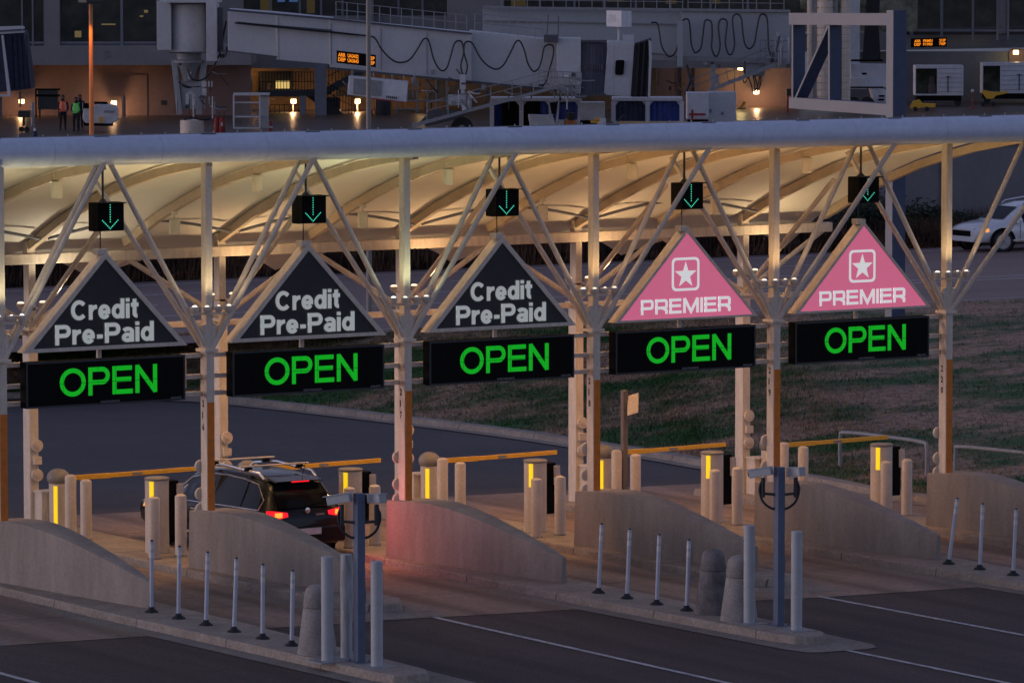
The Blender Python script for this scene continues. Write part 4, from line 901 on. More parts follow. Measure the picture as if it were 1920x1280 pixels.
bpart('lower_trim', 'dark', t, [(255, 266, 125, 136), (256, 269, 198, 206), (302, 312, 188, 197), (232, 242, 166, 174), (177, 186, 168, 173), (143, 152, 146, 148)], 283.9, .08)
bpart('door', 'termlow', t, [(245, 276, 140, 222)], 283.92, .06)
b = nb(); b.text('5', L(193, 109, 278.95), X_, Z_, NY, .34, .42, .02); b.build('gate_number', M['mullion'], t)
# --- centre block behind the bridges
t = bthing('terminal_building', 'central terminal block with upper windows behind the jet bridges', 'building', 900, 205, 290)
bpart('upper_wall', 'term', t, [(392, 456, -120, 100), (686, 700, -120, 130), (838, 945, -120, 60)], 286, 1)
bpart('upper_wall', 'term', t, [(456, 1500, 30, 128)], 287, 1)
bpart('interior', 'interior', t, [(440, 1720, -120, 60, 297, .3)], 297)
bpart('window', 'wglass', t, [(456, 1500, -120, 30)], 287.6, .08)
bpart('mullion', 'mullion', t, [(x, x + 4, -120, 30) for x in (505, 560, 600, 640, 745, 790, 1010, 1075, 1130, 1190, 1255, 1330, 1400)], 287.4, .15)
bpart('lit_screen', 'kiosk', t, [(520, 534, -6, 4), (542, 558, -6, 4)], 293, .2)
bpart('lit_room', 'goldlit', t, [(958, 986, -20, 12), (1140, 1170, -20, 4), (1248, 1268, -20, 8), (488, 510, 0, 24), (575, 590, 0, 25), (1335, 1350, -10, 8)], 294, .2)
bpart('recess_wall', 'termdark', t, [(455, 1230, 105, 228)], 292, .4)
bpart('side_wall', 'term', t, [(402, 456, 96, 226)], 285, 7)
bpart('lower_wall', 'termlow', t, [(1218, 1500, 100, 206)], 296, .5)
bpart('base_kerb', 'kerb', t, [(456, 1225, 214, 223)], 289, 4)
bpart('lit_opening', 'warmlit', t, [(517, 543, 152, 166)], 291.6, .2)
bpart('opening', 'dark', t, [(484, 548, 134, 178), (630, 652, 151, 181), (430, 442, 167, 180)], 291.8, .15)
bpart('lower_trim', 'dark', t, [(1275, 1277, 120, 206), (1300, 1302, 125, 205), (1376, 1378, 112, 172)], 295.9, .08)
b = nb(); FB(b, 590, 612, 118, 226, 284, .5); FB(b, 562, 573, 180, 226, 284, .5); b.build('column', M['mullion'], t)
clutter(t, 470, 640, 128, 215, 291.0, 12, ('dark', 'bdark', 'termdark', 'galv'), 31, .4)
clutter(t, 700, 860, 140, 214, 291.0, 26, ('dark', 'bdark', 'termdark', 'galv', 'kerb'), 32, .5)
clutter(t, 1226, 1275, 115, 190, 291.0, 9, ('dark', 'termdark'), 33, .4)
# --- right block
t = bthing('terminal_building', 'dark glazed terminal wing with flight board at upper right', 'building', 1820, 190, 302)
def rb(px0, px1, py0, py1, D): a = L(px0, py1, D); return a
b = nb(); FB(b, 1560, 2040, 97, 215, 304, .5); b.build('lower_wall', M['term'], t)
b = nb(); a = L(1500, 98, 301); c = L(2040, 58, 301); b.hexa([(a.x, a.y, a.z), (c.x, a.y + 7, a.z + .12), (c.x, a.y + 9, a.z + .12), (a.x, a.y + 9, a.z)], [(a.x, a.y, c.z - .2), (c.x, a.y + 7, c.z + .1), (c.x, a.y + 9, c.z + .1), (a.x, a.y + 9, c.z - .2)]); b.build('fascia', M['term'], t)
bpart('interior', 'interior', t, [(1640, 2040, -120, 70, 318, .3)], 318)
bpart('window', 'wglass', t, [(1640, 2040, -120, 66)], 303.5, .08)
bpart('mullion', 'mullion', t, [(1706, 1712, -120, 66), (1763, 1768, -120, 70), (1822, 1826, -120, 78), (1868, 1872, -120, 76), (1888, 1892, -120, 76), (1708, 2040, 56, 60)], 303.2, .2)
bpart('pillar', 'term', t, [(1872, 1890, -120, 64), (1640, 1650, -120, 80)], 303.3, .3)
bpart('lit_bay', 'termlow', t, [(1892, 2040, 92, 120)], 303.6, .1)
b = nb(); b.ball(L(1714, 8, 302.8), (.09, .09, .18), 8, 6); b.build('red_beacon', M['redlit'], t)
# flight boards
def board(px, py, w_px, h_px, D, rows, slope, label, z_dx):
    t = bthing('flight_board', label, 'sign', px + w_px / 2, py + h_px / 2, D, 'amber flight information boards')
    o = L(px, py + h_px, D); e = L(px + w_px, py + h_px + slope, D); wd = e.x - o.x; hh = h_px / F_PX * D; ux = (e - o).normalized(); ux.y = 0; uz = Vector((0, 0, 1))
    b = nb(); b.prism([(0, 0), (wd, 0), (wd, hh), (0, hh)], o, ux, uz, NY, .18); b.build('housing', M['black'], t)
    b = nb()
    for r, (x0, x1, s) in enumerate(rows): b.text(s, o + ux * wd * x0 + uz * hh * (.54 if r % 2 == 0 else .16) + Vector((0, -.005, 0)), ux, uz, NY, wd * (x1 - x0), hh * .31, .006, .035)
    b.build('lettering', M['amber'], t)
board(631, 95, 74, 23, 251.5, [(.04, .23, 'ARR'), (.04, .23, 'DEP'), (.28, .56, 'UA3432'), (.28, .56, 'UA3643'), (.76, .97, '525P'), (.76, .97, '553P')], 8.5, 'amber flight board on the left jet bridge, partly behind the dark pole', 0)
board(1708, 73, 67, 17, 299.5, [(.09, .27, 'ARR'), (.09, .27, 'DEP'), (.34, .60, 'FRM01'), (.34, .60, 'F1903'), (.79, .97, '215P'), (.79, .97, '740P')], -2, 'amber flight board on the right terminal fascia', 0)
# wall lamps
for k, (px, py, D, lb, pw, cl) in enumerate(((40, 190, 283, 'orange wall lamp left of the two airport workers', 45, (1, .52, .22)), (213, 193, 283, 'bright orange wall lamp right of the white service cart', 80, (1, .56, .26)), (550, 190, 289, 'orange lamp left of the dark staircase', 80, (1, .56, .26)),
        (670, 190, 289, 'orange lamp at the foot of the dark staircase', 80, (1, .56, .26)), (1418, 173, 295, 'orange wall lamp low on the salmon wall under hanging hoses', 80, (1, .56, .28)), (1388, 128, 294.5, 'yellow lamp beside the far stair handrail', 50, (1, .75, .3)), (1475, 40, 283, 'pale lamp at the end of the far jet bridge', 8, (1, .9, .6)), (1905, 99, 303, 'yellow lamp in the right terminal bay', 14, (1, .8, .3)))):
    t = bthing('wall_lamp', lb, 'lamp', px, py, D, 'wall lamps around the terminal')
    b = nb(); FB(b, px - 5, px + 5, py - 4, py + 4, D - .25, .2); b.build('lens', M['sconce'], t, bevel=.03)
    b = nb(); FB(b, px - 7, px + 7, py - 7, py - 4, D - .28, .28); b.build('hood', M['dark'], t)
    if k in (2, 3): b = nb(); q = L(px, py + 4, D); b.box(q.x - .04, q.x + .04, q.y - .1, q.y, AZ, q.z); b.build('post', M['galv'], t)
    point('wall_lamp_glow', FRB @ (L(px, py + 3, D) + Vector((0, -.55, -.15))), pw, cl, .1)
point('underbridge_glow', FRB @ (L(470, 130, 290.5)), 16, (1, .5, .15), .2)
point('underbridge_glow', FRB @ (L(790, 150, 289)), 16, (1, .6, .25), .2)

# --- near jet bridge
t = bthing('jet_bridge', 'grey passenger jet bridge sloping down to the right with looping black cables', 'jet bridge', 860, 243, 258)
DT = 253.5
def poly(b, pts, D, th): b.prism([(0, 0)], (0, 0, 0), X_, Z_, NY, 0) if False else None; v = [L(px, py, D) for px, py in pts]; b.prism([(p.x, p.z) for p in v], (0, v[0].y, 0), X_, Z_, NY, th); return b
b = nb(); poly(b, [(427, 17), (522, 24), (522, 106), (427, 95)], DT, 2.6); b.build('tunnel', M['bridge'], t, bevel=.02)
b = nb(); poly(b, [(518, 24), (622, 34), (622, 121), (518, 112)], DT - .12, 2.8); b.build('tunnel', M['bridge'], t, bevel=.02)
b = nb(); poly(b, [(618, 36), (884, 62), (884, 153), (618, 126)], DT - .24, 3.0); b.build('tunnel', M['bridge'], t, bevel=.02)
b = nb(); poly(b, [(880, 58), (1046, 76), (1046, 168), (880, 152)], DT + .2, 2.3); b.build('tunnel', M['bridge'], t, bevel=.02)
b = nb()
for pts in ([(427, 17), (622, 34), (884, 62), (884, 65.5), (622, 38), (427, 21)],): poly(b, pts, DT - .5, .1)
for pts in ([(440, 41), (622, 56), (622, 58), (440, 43)], [(440, 43), (674, 65.5), (674, 67.5), (440, 45)], [(618, 126), (884, 152), (884, 156), (618, 130)], [(427, 95), (520, 106), (520, 108), (427, 97)], [(886, 152), (1046, 168), (1046, 172), (886, 157)]): poly(b, pts, DT - .36, .14)
b.build('side_rail', M['bdark'], t)
b = nb()
for x in (522, 620, 714, 800): poly(b, [(x, 34 + (x - 522) * .1), (x + 1.2, 34 + (x - 522) * .1), (x + 1.2, 112 + (x - 522) * .1), (x, 112 + (x - 522) * .1)], DT - .262, .02)
b.build('panel_seam', M['mullion'], t)
def cable(px, D, r=.05):   # smooth line through sight points
    b = nb(); b.tube(smooth([tuple(L(x, y, D)) for x, y in px], 5), r, 6); return b
b = cable([(445, 42), (540, 52), (640, 62), (690, 68), (703, 72), (715, 92), (733, 111), (750, 117.5), (768, 112), (783, 92), (793, 75), (801, 73), (806, 84), (812, 108), (820, 125), (829, 133), (838, 127), (845, 105), (851, 84), (858, 77), (866, 80), (869, 100), (864, 122), (867, 138), (873, 139), (876, 122), (870, 100), (871, 82), (879, 78), (887, 84), (900, 108), (914, 123), (930, 130), (944, 122), (958, 97), (967, 79), (975, 78), (983, 95), (990, 120), (1000, 134), (1010, 128), (1016, 110), (1020, 90), (1029, 84), (1037, 88), (1037, 105), (1030, 130), (1024, 152), (1016, 163)], DT - .45, .045)
b.build('cable', M['hose'], t, smooth=True)
# rotunda
b = nb(); c0 = L(354, 5, 259); b.lathe([(.93, L(0, 98, 259).z), (.93, L(0, 4, 259).z)], (c0.x, c0.y, 0), 40); b.build('rotunda', M['bridge'], t, smooth=True)
bpart('rotunda_wing', 'bridge', t, [(295, 321, 2, 94, 258.2, 2.5), (387, 407, 2, 115, 257.2, 2.0)], 258, bevel=.02)
bpart('rotunda_roof', 'bridge', t, [(312, 410, -3, 5)], 257, 3)
bpart('rotunda_trim', 'bdark', t, [(318, 388, 6, 8.5, 257.9, .1), (318, 388, 97, 100, 257.9, .1), (408, 418, 14, 98, 257.5, .8)], 258)
b = nb(); zc = lambda py: L(0, py, 259).z
b.lathe([(.62, zc(112)), (.62, zc(100))], (c0.x, c0.y, 0), 28)
b.lathe([(.80, zc(118)), (.80, zc(113)), (.5, zc(130)), (.34, zc(150)), (.34, zc(152))][::-1], (c0.x, c0.y, 0), 28); b.build('bearing_cone', M['galv'], t, smooth=True)
b = nb()
for sx in (-1, 1): b.bar((c0.x + sx * .75, c0.y, zc(112)), (c0.x + sx * .48, c0.y, zc(215)), .28, .5, (0, 1, 0))
b.box(c0.x - .40, c0.x + .75, c0.y - .1, c0.y + .5, zc(205), zc(150)); b.build('pedestal', M['bridge2'], t, bevel=.02)
bpart('junction_box', 'gwhite', t, [(378, 387, 152, 163), (390, 398, 152, 163), (379, 387, 166, 178), (348, 354, 175, 195), (360, 366, 175, 197)], 258.3, .15, .01)
b = cable([(352, 130), (358, 146), (370, 151), (385, 146), (400, 125), (412, 100), (420, 60), (424, 40)], 257.6, .05); b.build('cable', M['hose'], t, smooth=True)
# cab, shutter, bellows
bpart('cab', 'bridge', t, [(1044, 1089, 72, 176)], 252.8, 2.6, .02)
b = nb(); c1 = L(1112, 80, 254); vs = []; fs = []
for k in range(61):
    px = 1087 + 51 * k / 60; q0 = L(px, 177 + (px - 1087) * .02, 253.0); q1 = L(px, 77 + (px - 1087) * .05, 253.0); dy = .06 * math.sin(k * 2.1) - .25 * math.sin(math.pi * k / 60)
    vs += [(q0.x, q0.y + dy, q0.z), (q1.x, q1.y + dy, q1.z)]
b.add(vs, [(2 * k, 2 * k + 2, 2 * k + 3, 2 * k + 1) for k in range(60)]); b.build('shutter', M['corr'], t)
b = nb()
for k in range(9): FB(b, 1091 + k * 4.6, 1093 + k * 4.6, 121, 132, 252.6, .03)
FB(b, 1087, 1138, 75.5, 79.5, 252.6, .15); FB(b, 1084, 1136, 176, 180, 252.6, .3); b.build('shutter_trim', M['bdark'], t)
b = nb(); poly(b, [(1140, 78), (1190, 79), (1183, 182), (1132, 179)], 252.6, 2.6); b.build('cab_front', M['bridge'], t, bevel=.02)
b = nb(); poly(b, [(1154, 115), (1157, 113), (1169, 113), (1171, 116), (1169, 139), (1166, 141), (1155, 141), (1153, 138)], 252.55, .04); b.build('cab_window', M['glass'], t)
b = nb(); FB(b, 1059, 1078, 105, 129, 252.75, .04); b.build('cab_window', M['glass'], t)
b = nb(); poly(b, [(1056, 99), (1083, 99), (1082, 134), (1055, 133)], 252.78, .03); FB(b, 1150, 1151, 84, 179, 252.58, .03); b.build('cab_door', M['bridge2'], t)
b = nb()
for k in range(6):
    x = 1187 + k * 5.2; poly(b, [(x + 4, 84 - k * 1.8), (x + 8, 82 - k * 1.8), (x + 2, 183), (x - 3, 182)], 252.5 - .12 * (k % 2), 2.4)
b.build('bellows', M['rubber'], t)
b = nb(); poly(b, [(1216, 75), (1221, 78), (1222, 110), (1219, 184), (1215, 184), (1217, 110)], 252.3, 2.6); b.build('bellows_edge', M['bridge'], t)
b = nb(); b.tube([L(1160, 79, 253.5), L(1160, 50, 253.5)], .06, 8); FB(b, 1168, 1188, 66, 76, 253.5, .5); b.build('sign_stem', M['bridge'], t)
b = nb(); p = [L(1137, 50, 253.4), L(1165, 51, 252.8), L(1184, 51, 254.2)]; hz = 30 / F_PX * 253
b.hexa([p[0], p[1], p[2], p[2] + Vector((-.7, .9, 0))], [q + Vector((0, 0, hz)) for q in (p[0], p[1], p[2], p[2] + Vector((-.7, .9, 0)))]); sb = b.build('stand_sign', M['gwhite'], t)
b = nb(); ux = (p[1] - p[0]).normalized(); un = Vector((ux.y, -ux.x, 0)); b.text('D18', p[0] + ux * .14 + Vector((0, 0, .2)) + un * .004, ux, Z_, un, .46, .42, .004, .02); MAT = b.build('stand_number', M['bridge'], sb); 
clutter(t, 325, 405, 118, 200, 258.2, 26, ('bdark', 'dark', 'galv', 'bridge', 'hose'), 5)
clutter(t, 640, 860, 128, 160, 253.0, 16, ('bdark', 'dark', 'galv'), 8, .4)
clutter(t, 880, 1040, 155, 172, 253.0, 14, ('bdark', 'dark', 'galv'), 9, .4)
clutter(t, 1046, 1084, 130, 182, 252.4, 14, ('bdark', 'galv', 'gwhite', 'dark'), 10, .6)
clutter(t, 845, 884, 150, 205, 252.6, 10, ('bdark', 'galv', 'gwhite'), 12, .5)
clutter(t, 410, 425, 60, 110, 257.0, 6, ('bdark', 'galv', 'hose'), 13, .5)
# railings on the bridge roof and cab platform
b = nb()
def rail(b, px0, py0, px1, py1, D, hpx, n, r=.02):
    for h in (1, .5): b.tube([L(px0, py0 - hpx * h, D), L(px1, py1 - hpx * h, D)], r, 5)
    for k in range(n + 1):
        u = k / n; x = px0 + (px1 - px0) * u; y = py0 + (py1 - py0) * u; b.tube([L(x, y, D), L(x, y - hpx, D)], r, 5)
    return b
rail(b, 630, 33, 875, 59, 254, 30, 12); rail(b, 890, 60, 1020, 72, 254, 34, 8); b.build('roof_railing', M['galv'], t)
b = nb(); rail(b, 1010, 155, 1090, 158, 252.0, 22, 7); rail(b, 1045, 183, 1086, 184, 251.9, 24, 6)
for x in (1040, 1052, 1064, 1072): b.bar(L(x, 184, 252), L(x - 5, 158, 252), .06, .06)
b.build('platform_railing', M['galv'], t)
b = nb(); FB(b, 1020, 1046, 66, 80, 252.4, 1.2); FB(b, 1052, 1056, 75, 77, 252.6, .1); b.tube([L(1024, 80, 252.4), L(1028, 28, 252.4)], .03, 6); b.tube([L(1046, 80, 252.4), L(1047, 30, 252.4)], .03, 6); b.build('roof_equipment', M['bdark'], t)
# drive column and wheel
b = nb(); FB(b, 862, 873, 140, 168, 252.6, .4); FB(b, 864, 871, 168, 200, 252.7, .3); b.build('lift_column', M['bridge'], t, bevel=.01)
b = nb(); q = L(866, 224, 253); b.lathe([(.2, -.35), (.52, -.36), (.56, -.30), (.56, .0), (.52, .06), (.2, .05)], (q.x, q.y, AZ + .56), 26, 'y'); wl = b.build('drive_wheel', M['rubber'], t, smooth=True)
b = nb(); b.lathe([(.02, -.37), (.18, -.37), (.18, -.30)], (q.x, q.y, AZ + .56), 16, 'y'); b.build('hub', M['galv'], wl)
b = nb(); FB(b, 840, 875, 178, 198, 253.4, .6); FB(b, 876, 884, 178, 205, 253, .3); b.build('drive_cabinet', M['gwhite'], t, bevel=.02)
# service stair from the cab
b = nb()
for D in (251.4, 252.5): b.bar(L(772, 236, D), L(1048, 162, D), .06, .16)
b.build('stair_stringer', M['galv'], t)
b = nb()
for k in range(20): u = (k + .5) / 20; q = L(772 + 276 * u, 235 - 73 * u, 251.4); b.box(q.x - .12, q.x + .12, q.y, q.y + 1.05, q.z - .02, q.z + .02)
b.build('stair_tread', M['galv'], t)
b = nb()
for D in (251.3, 252.6):
    for h in (18, 33): b.tube([L(800, 226 - h, D), L(1040, 163 - h, D)], .02, 5)
    for k in range(7): x = 800 + 40 * k; y = 226 - 10.5 * k; b.tube([L(x, y, D), L(x, y - 33, D)], .02, 5)
b.build('stair_railing', M['galv'], t)
b = nb(); poly(b, [(787, 228), (812, 205), (860, 207), (875, 215), (860, 222), (800, 238)], 253.0, .1); b.build('stair_panel', M['bdark'], t)

# underslung air conditioner
t = bthing('air_conditioner', 'white tilted air conditioning box slung under the left jet bridge', 'machine', 708, 170, 252.5)
b = nb(); poly(b, [(654, 142), (765, 153), (762, 192), (651, 178)], 252.2, 1.3); b.build('casing', M['gwhite'], t, bevel=.03)
b = nb(); poly(b, [(663, 147), (716, 152), (714, 181), (662, 176)], 252.15, .03); b.build('louvre', M['galv'], t)
b = nb(); poly(b, [(690, 183), (758, 191), (758, 193), (690, 185)], 252.1, .05); b.build('red_stripe', M['red'], t)
b = nb()
for k in range(6): FB(b, 724 + k * 3.6, 726.4 + k * 3.6, 179.5 + k * .4, 184 + k * .4, 252.14, .02)
b.build('maker_mark', M['dark'], t)
for x in (660, 700, 735, 757): b = nb(); b.tube([L(x, 132 + (x - 660) * .1, 252.6), L(x, 145 + (x - 660) * .1, 252.6)], .03, 6); b.build('hanger', M['galv'], t)

# --- far jet bridge
t = bthing('jet_bridge', 'far grey jet bridge with tightly looped black hoses at upper right', 'jet bridge', 1340, 200, 278)
DF = 276
b = nb(); poly(b, [(905, 13), (1290, 20), (1290, 108), (905, 60)], DF, 2.6); b.build('tunnel', M['bridge2'], t, bevel=.02)
b = nb(); poly(b, [(1278, 20), (1482, 24), (1482, 119), (1278, 112)], DF - .3, 3.0); b.build('tunnel', M['bridge2'], t, bevel=.02)
b = nb(); poly(b, [(905, 12), (1482, 19), (1482, 24), (905, 17)], DF - .5, .2); poly(b, [(1216, 104), (1482, 111), (1482, 121), (1216, 112)], DF - .45, .2); poly(b, [(910, 38), (1270, 45), (1270, 47), (910, 40)], DF - .1, .1); b.build('side_rail', M['galv'], t)
b = nb(); rail(b, 940, 14, 1280, 18, DF + .4, 28, 14); rail(b, 1290, 19, 1470, 21, DF + .4, 28, 7); b.build('roof_railing', M['galv'], t)
b = nb(); FB(b, 1270, 1280, 40, 125, DF - .8, .3); b.build('lift_column', M['bridge2'], t)
b = nb(); FB(b, 1333, 1341, 118, 172, DF, .4); FB(b, 1341, 1348, 140, 158, DF, .3); b.build('support_leg', M['bridge2'], t)
b = cable([(1221, 43), (1232, 44), (1236, 60), (1240, 85), (1250, 103), (1259, 106), (1268, 95), (1274, 70), (1277, 45), (1283, 37), (1291, 38), (1294, 55), (1296, 82), (1301, 97), (1306, 99), (1314, 90), (1318, 65), (1321, 42), (1327, 38), (1334, 44), (1335, 70), (1334, 90), (1340, 105), (1346, 103), (1350, 85), (1347, 55), (1349, 40), (1356, 36), (1363, 42), (1361, 65), (1360, 85), (1366, 102), (1373, 100), (1377, 82), (1374, 50), (1374, 33), (1382, 27), (1390, 36), (1393, 65), (1397, 84), (1405, 92), (1414, 82), (1419, 55), (1424, 32), (1431, 27), (1438, 35), (1440, 65), (1441, 90), (1446, 105), (1455, 95), (1462, 65)], DF - .75, .05)
b.build('hose', M['hose'], t, smooth=True)
b = nb()
for D in (DF - 1.2, DF - .2): b.bar(L(1330, 170, D), L(1462, 118, D), .06, .2)
for k in range(14): u = (k + .5) / 14; q = L(1330 + 132 * u, 169 - 52 * u, DF - 1.2); b.box(q.x - .12, q.x + .12, q.y, q.y + 1, q.z - .02, q.z + .02)
b.build('service_stair', M['galv'], t)
b = nb()
for h in (20, 34): b.tube([L(1295, 176 - h + 8, DF - 1.2), L(1430, 128 - h, DF - 1.2), L(1470, 112 - h, DF - 1.2)], .022, 5)
for k in range(5): x = 1306 + 30 * k; b.tube([L(x, 176 - 11 * k, DF - 1.2), L(x - 6, 146 - 11 * k, DF - 1.2)], .018, 5)
rail(b, 1425, 118, 1478, 119, DF - 1.2, 42, 5); b.build('stair_railing', M['mullion'], t)
b = nb()
for x0, x1 in ((1402, 1411), (1412, 1414), (1415, 1420), (1424, 1415), (1427, 1420)): b.tube(smooth([tuple(L(x0, 143, DF)), tuple(L((x0 + x1) / 2 + 2, 160, DF)), tuple(L(x1, 172, DF))]), .04, 6)
b.tube(smooth([tuple(L(1392, 143, DF)), tuple(L(1394, 154, DF)), tuple(L(1398, 155, DF)), tuple(L(1402, 143, DF))]), .03, 6); b.build('hanging_hose', M['hose'], t, smooth=True)
b = nb(); FB(b, 1398, 1434, 118, 143, DF, 1); b.build('hose_housing', M['bridge2'], t, bevel=.03)
b = cable([(1287, 122), (1291, 138), (1293, 152), (1287, 170), (1284, 180)], DF - .8, .09); b.build('supply_hose', M['hose'], t, smooth=True)

clutter(t, 1290, 1480, 108, 122, 274.8, 12, ('bdark', 'dark', 'galv'), 21, .4)
clutter(t, 1440, 1480, 60, 130, 274.6, 8, ('bdark', 'galv', 'bridge2'), 22, .5)
# left gangway bellows
t = bthing('boarding_bellows', 'dark folding boarding bellows with grey frame at the left edge', 'jet bridge', 20, 182, 258)
b = nb(); poly(b, [(-60, 60), (44, 58), (52, 120), (57, 166), (28, 170), (-60, 178)], 258, 2.4); b.build('bellows', M['navy'], t)
b = nb(); poly(b, [(-60, 52), (42, 49), (44, 54), (-60, 60)], 257.6, .8); poly(b, [(-60, 62), (45, 58), (45, 61), (-60, 68)], 257.8, .4); poly(b, [(2, 66), (6, 66), (19, 178), (13, 179)], 257.7, .3); poly(b, [(-60, 176), (19, 177), (19, 181), (-60, 181)], 257.7, .3); b.build('frame', M['bridge'], t)
b = nb()
for k in range(4): x = 22 + k * 9; poly(b, [(x, 66), (x + 1, 66), (x + 5, 166), (x + 4, 166)], 257.95, .03)
b.build('fold', M['black'], t)
b = nb(); FB(b, 0, 3, 178, 225, 258.5, .2); FB(b, 36, 39, 172, 200, 258.5, .2); b.build('support', M['bdark'], t)

# dark steel staircase
t = bthing('staircase', 'dark steel staircase with railings in front of the orange-lit recess', 'stairs', 600, 224, 284)
b = nb(); poly(b, [(588, 176), (690, 122), (704, 126), (610, 181)], 286, .9); poly(b, [(575, 181), (588, 181), (652, 218), (652, 222), (628, 222)], 285.4, .9); FB(b, 486, 592, 170, 181, 285, 2); b.build('flight', M['dark'], t)
b = nb(); FB(b, 603, 637, 183, 224, 285.5, .6); b.build('under_store', M['dark'], t)
for q in ((487, 171, 588, 171, 285, 36, 18, .018), (592, 172, 690, 121, 286, 34, 16, .018), (598, 183, 665, 220, 285, 36, 12, .018), (506, 222, 560, 222, 287, 26, 6, .018)): b = nb(); rail(b, *q); b.build('railing', M['black'], t)

# trolleys, carts and apron gear
t = bthing('cage_trolley', 'tall pale wire cage trolley beside the jet bridge column', 'trolley', 470, 245, 258)
b = nb()
for x in (438, 487, 502): FB(b, x - 1.5, x + 1.5, 178, 241, 258 + (x == 502) * .7, .06)
for y in (177, 192, 219, 240): FB(b, 438, 488, y - 1.3, y + 1.3, 258, .06)
FB(b, 437, 504, 175, 179, 258, 1.1); FB(b, 488, 503, 180, 240, 258.7, .05); b.build('frame', M['gwhite'], t)
b = nb()
for k in range(9): FB(b, 456 + k * 3.4, 456.6 + k * 3.4, 193, 240, 258.1, .03)
for k in range(12): FB(b, 440, 486, 195 + k * 3.8, 195.6 + k * 3.8, 258.1, .03)
b.build('wire_mesh', M['galv'], t)
bpart('shelf', 'galv', t, [(440, 487, 217, 220, 258.1, .9), (440, 487, 238, 241, 258.1, .9)], 258)
b = nb()
for x in (444, 456, 484, 496): q = L(x, 245, 258.2); b.lathe([(.02, -.04), (.09, -.04), (.09, .04), (.02, .04)], (q.x, q.y, AZ + .09), 12, 'y')
b.build('wheel', M['rubber'], t)
t = bthing('ballast_bin', 'round concrete bin at the foot of the jet bridge column', 'bin', 364, 238, 257.5)
b = nb(); q = L(360, 238, 257.6); b.lathe([(.60, AZ), (.60, AZ + .78), (.52, AZ + .80), (.5, AZ + .70)], (q.x, q.y, 0), 24); b.build('drum', M['cream'], t, smooth=True)
b = nb(); b.tube(smooth([(q.x - .4, q.y - .3, AZ + .82), (q.x, q.y - .35, AZ + .92), (q.x + .5, q.y - .3, AZ + .82), (q.x + .9, q.y, AZ + .85)]), .05, 6); b.build('coiled_hose', M['hose'], t)
t = bthing('fire_extinguisher_cart', 'red wheeled fire extinguisher cart near the jet bridge column', 'extinguisher', 416, 236, 258.5)
b = nb(); q = L(416, 236, 258.5); b.lathe([(.14, AZ + .1), (.15, AZ + .2), (.15, AZ + .75), (.08, AZ + .86), (.03, AZ + .95)], (q.x, q.y, 0), 16); b.lathe([(.14, AZ + .1), (.15, AZ + .2), (.15, AZ + .75), (.08, AZ + .86), (.03, AZ + .95)], (q.x - .26, q.y + .1, 0), 16); b.build('cylinder', M['red'], t, smooth=True)
b = nb(); b.box(q.x - .42, q.x + .2, q.y - .1, q.y + .25, AZ + .02, AZ + .09); b.tube([(q.x - .1, q.y, AZ + .1), (q.x - .15, q.y + .1, AZ + 1.15)], .025, 6); b.tube([(q.x + .15, q.y, AZ + .1), (q.x + .1, q.y + .1, AZ + 1.15)], .025, 6); b.build('frame', M['dark'], t)
b = nb(); b.box(q.x - .05, q.x + .05, q.y - .16, q.y - .145, AZ + .45, AZ + .65); b.build('notice', M['plate'], t)
def cone(px, py, D, label):
    t = bthing('traffic_cone', label, 'cone', px, py, D); q = L(px, py, D)
    b = nb(); b.lathe([(.13, AZ + .03), (.03, AZ + .7), (.02, AZ + .71)], (q.x, q.y, 0), 14); b.build('cone_body', M['red'], t, smooth=True)
    b = nb(); b.box(q.x - .18, q.x + .18, q.y - .18, q.y + .18, AZ, AZ + .03); b.build('base', M['rubber'], t)
    b = nb(); b.lathe([(.082, AZ + .36), (.062, AZ + .48)], (q.x, q.y, 0), 14); b.build('band', M['plate'], t, smooth=True)
cone(508, 243, 258.5, 'red traffic cone right of the wire cage trolley'); cone(1081, 187 + 48, 257, 'red traffic cone beside the baggage tug')
t = bthing('capped_bollard', 'short dark bollard with pale top low at the left apron edge', 'bollard', 65, 250, 254); q = L(65, 250, 254)
b = nb(); b.lathe([(.2, AZ), (.2, AZ + .1), (.13, AZ + .14), (.13, AZ + .36), (.05, AZ + .40)], (q.x, q.y, 0), 14); b.build('base', M['navy'], t, smooth=True)
b = nb(); b.lathe([(.05, AZ + .38), (.06, AZ + .48), (.02, AZ + .56)], (q.x, q.y, 0), 12); b.build('top', M['plate'], t, smooth=True)
t = bthing('guard_post', 'brown steel guard post against the salmon wall right of the service cart', 'bollard', 232, 226, 281); q = L(232, 226, 281)
b = nb(); b.lathe([(.1, AZ), (.1, AZ + 1.15), (.06, AZ + 1.2)], (q.x, q.y, 0), 14); b.build('sleeve', M['termlow'], t, smooth=True)
b = nb(); b.box(q.x - .15, q.x + .15, q.y - .15, q.y + .15, AZ, AZ + .03); b.build('foot', M['kerb'], t)
t = bthing('guard_post', 'slim pale guard post left of the orange-vested worker', 'bollard', 60, 226, 270); q = L(61, 226, 270)
b = nb(); b.lathe([(.09, AZ), (.09, AZ + 1.2), (.05, AZ + 1.25)], (q.x, q.y, 0), 14); b.build('sleeve', M['galv'], t, smooth=True)
b = nb(); b.box(q.x - .15, q.x + .15, q.y - .15, q.y + .15, AZ, AZ + .03); b.build('foot', M['kerb'], t)
t = bthing('baggage_rack', 'dark steel baggage rack with shelf behind the workers', 'rack', 88, 222, 281)
bpart('panel', 'dark', t, [(71, 108, 168, 205)], 281, .5)
bpart('frame', 'black', t, [(66, 68, 166, 224), (73, 75, 205, 224), (109, 111, 205, 224), (66, 112, 166, 169), (66, 112, 177, 181)], 280.9, .3)
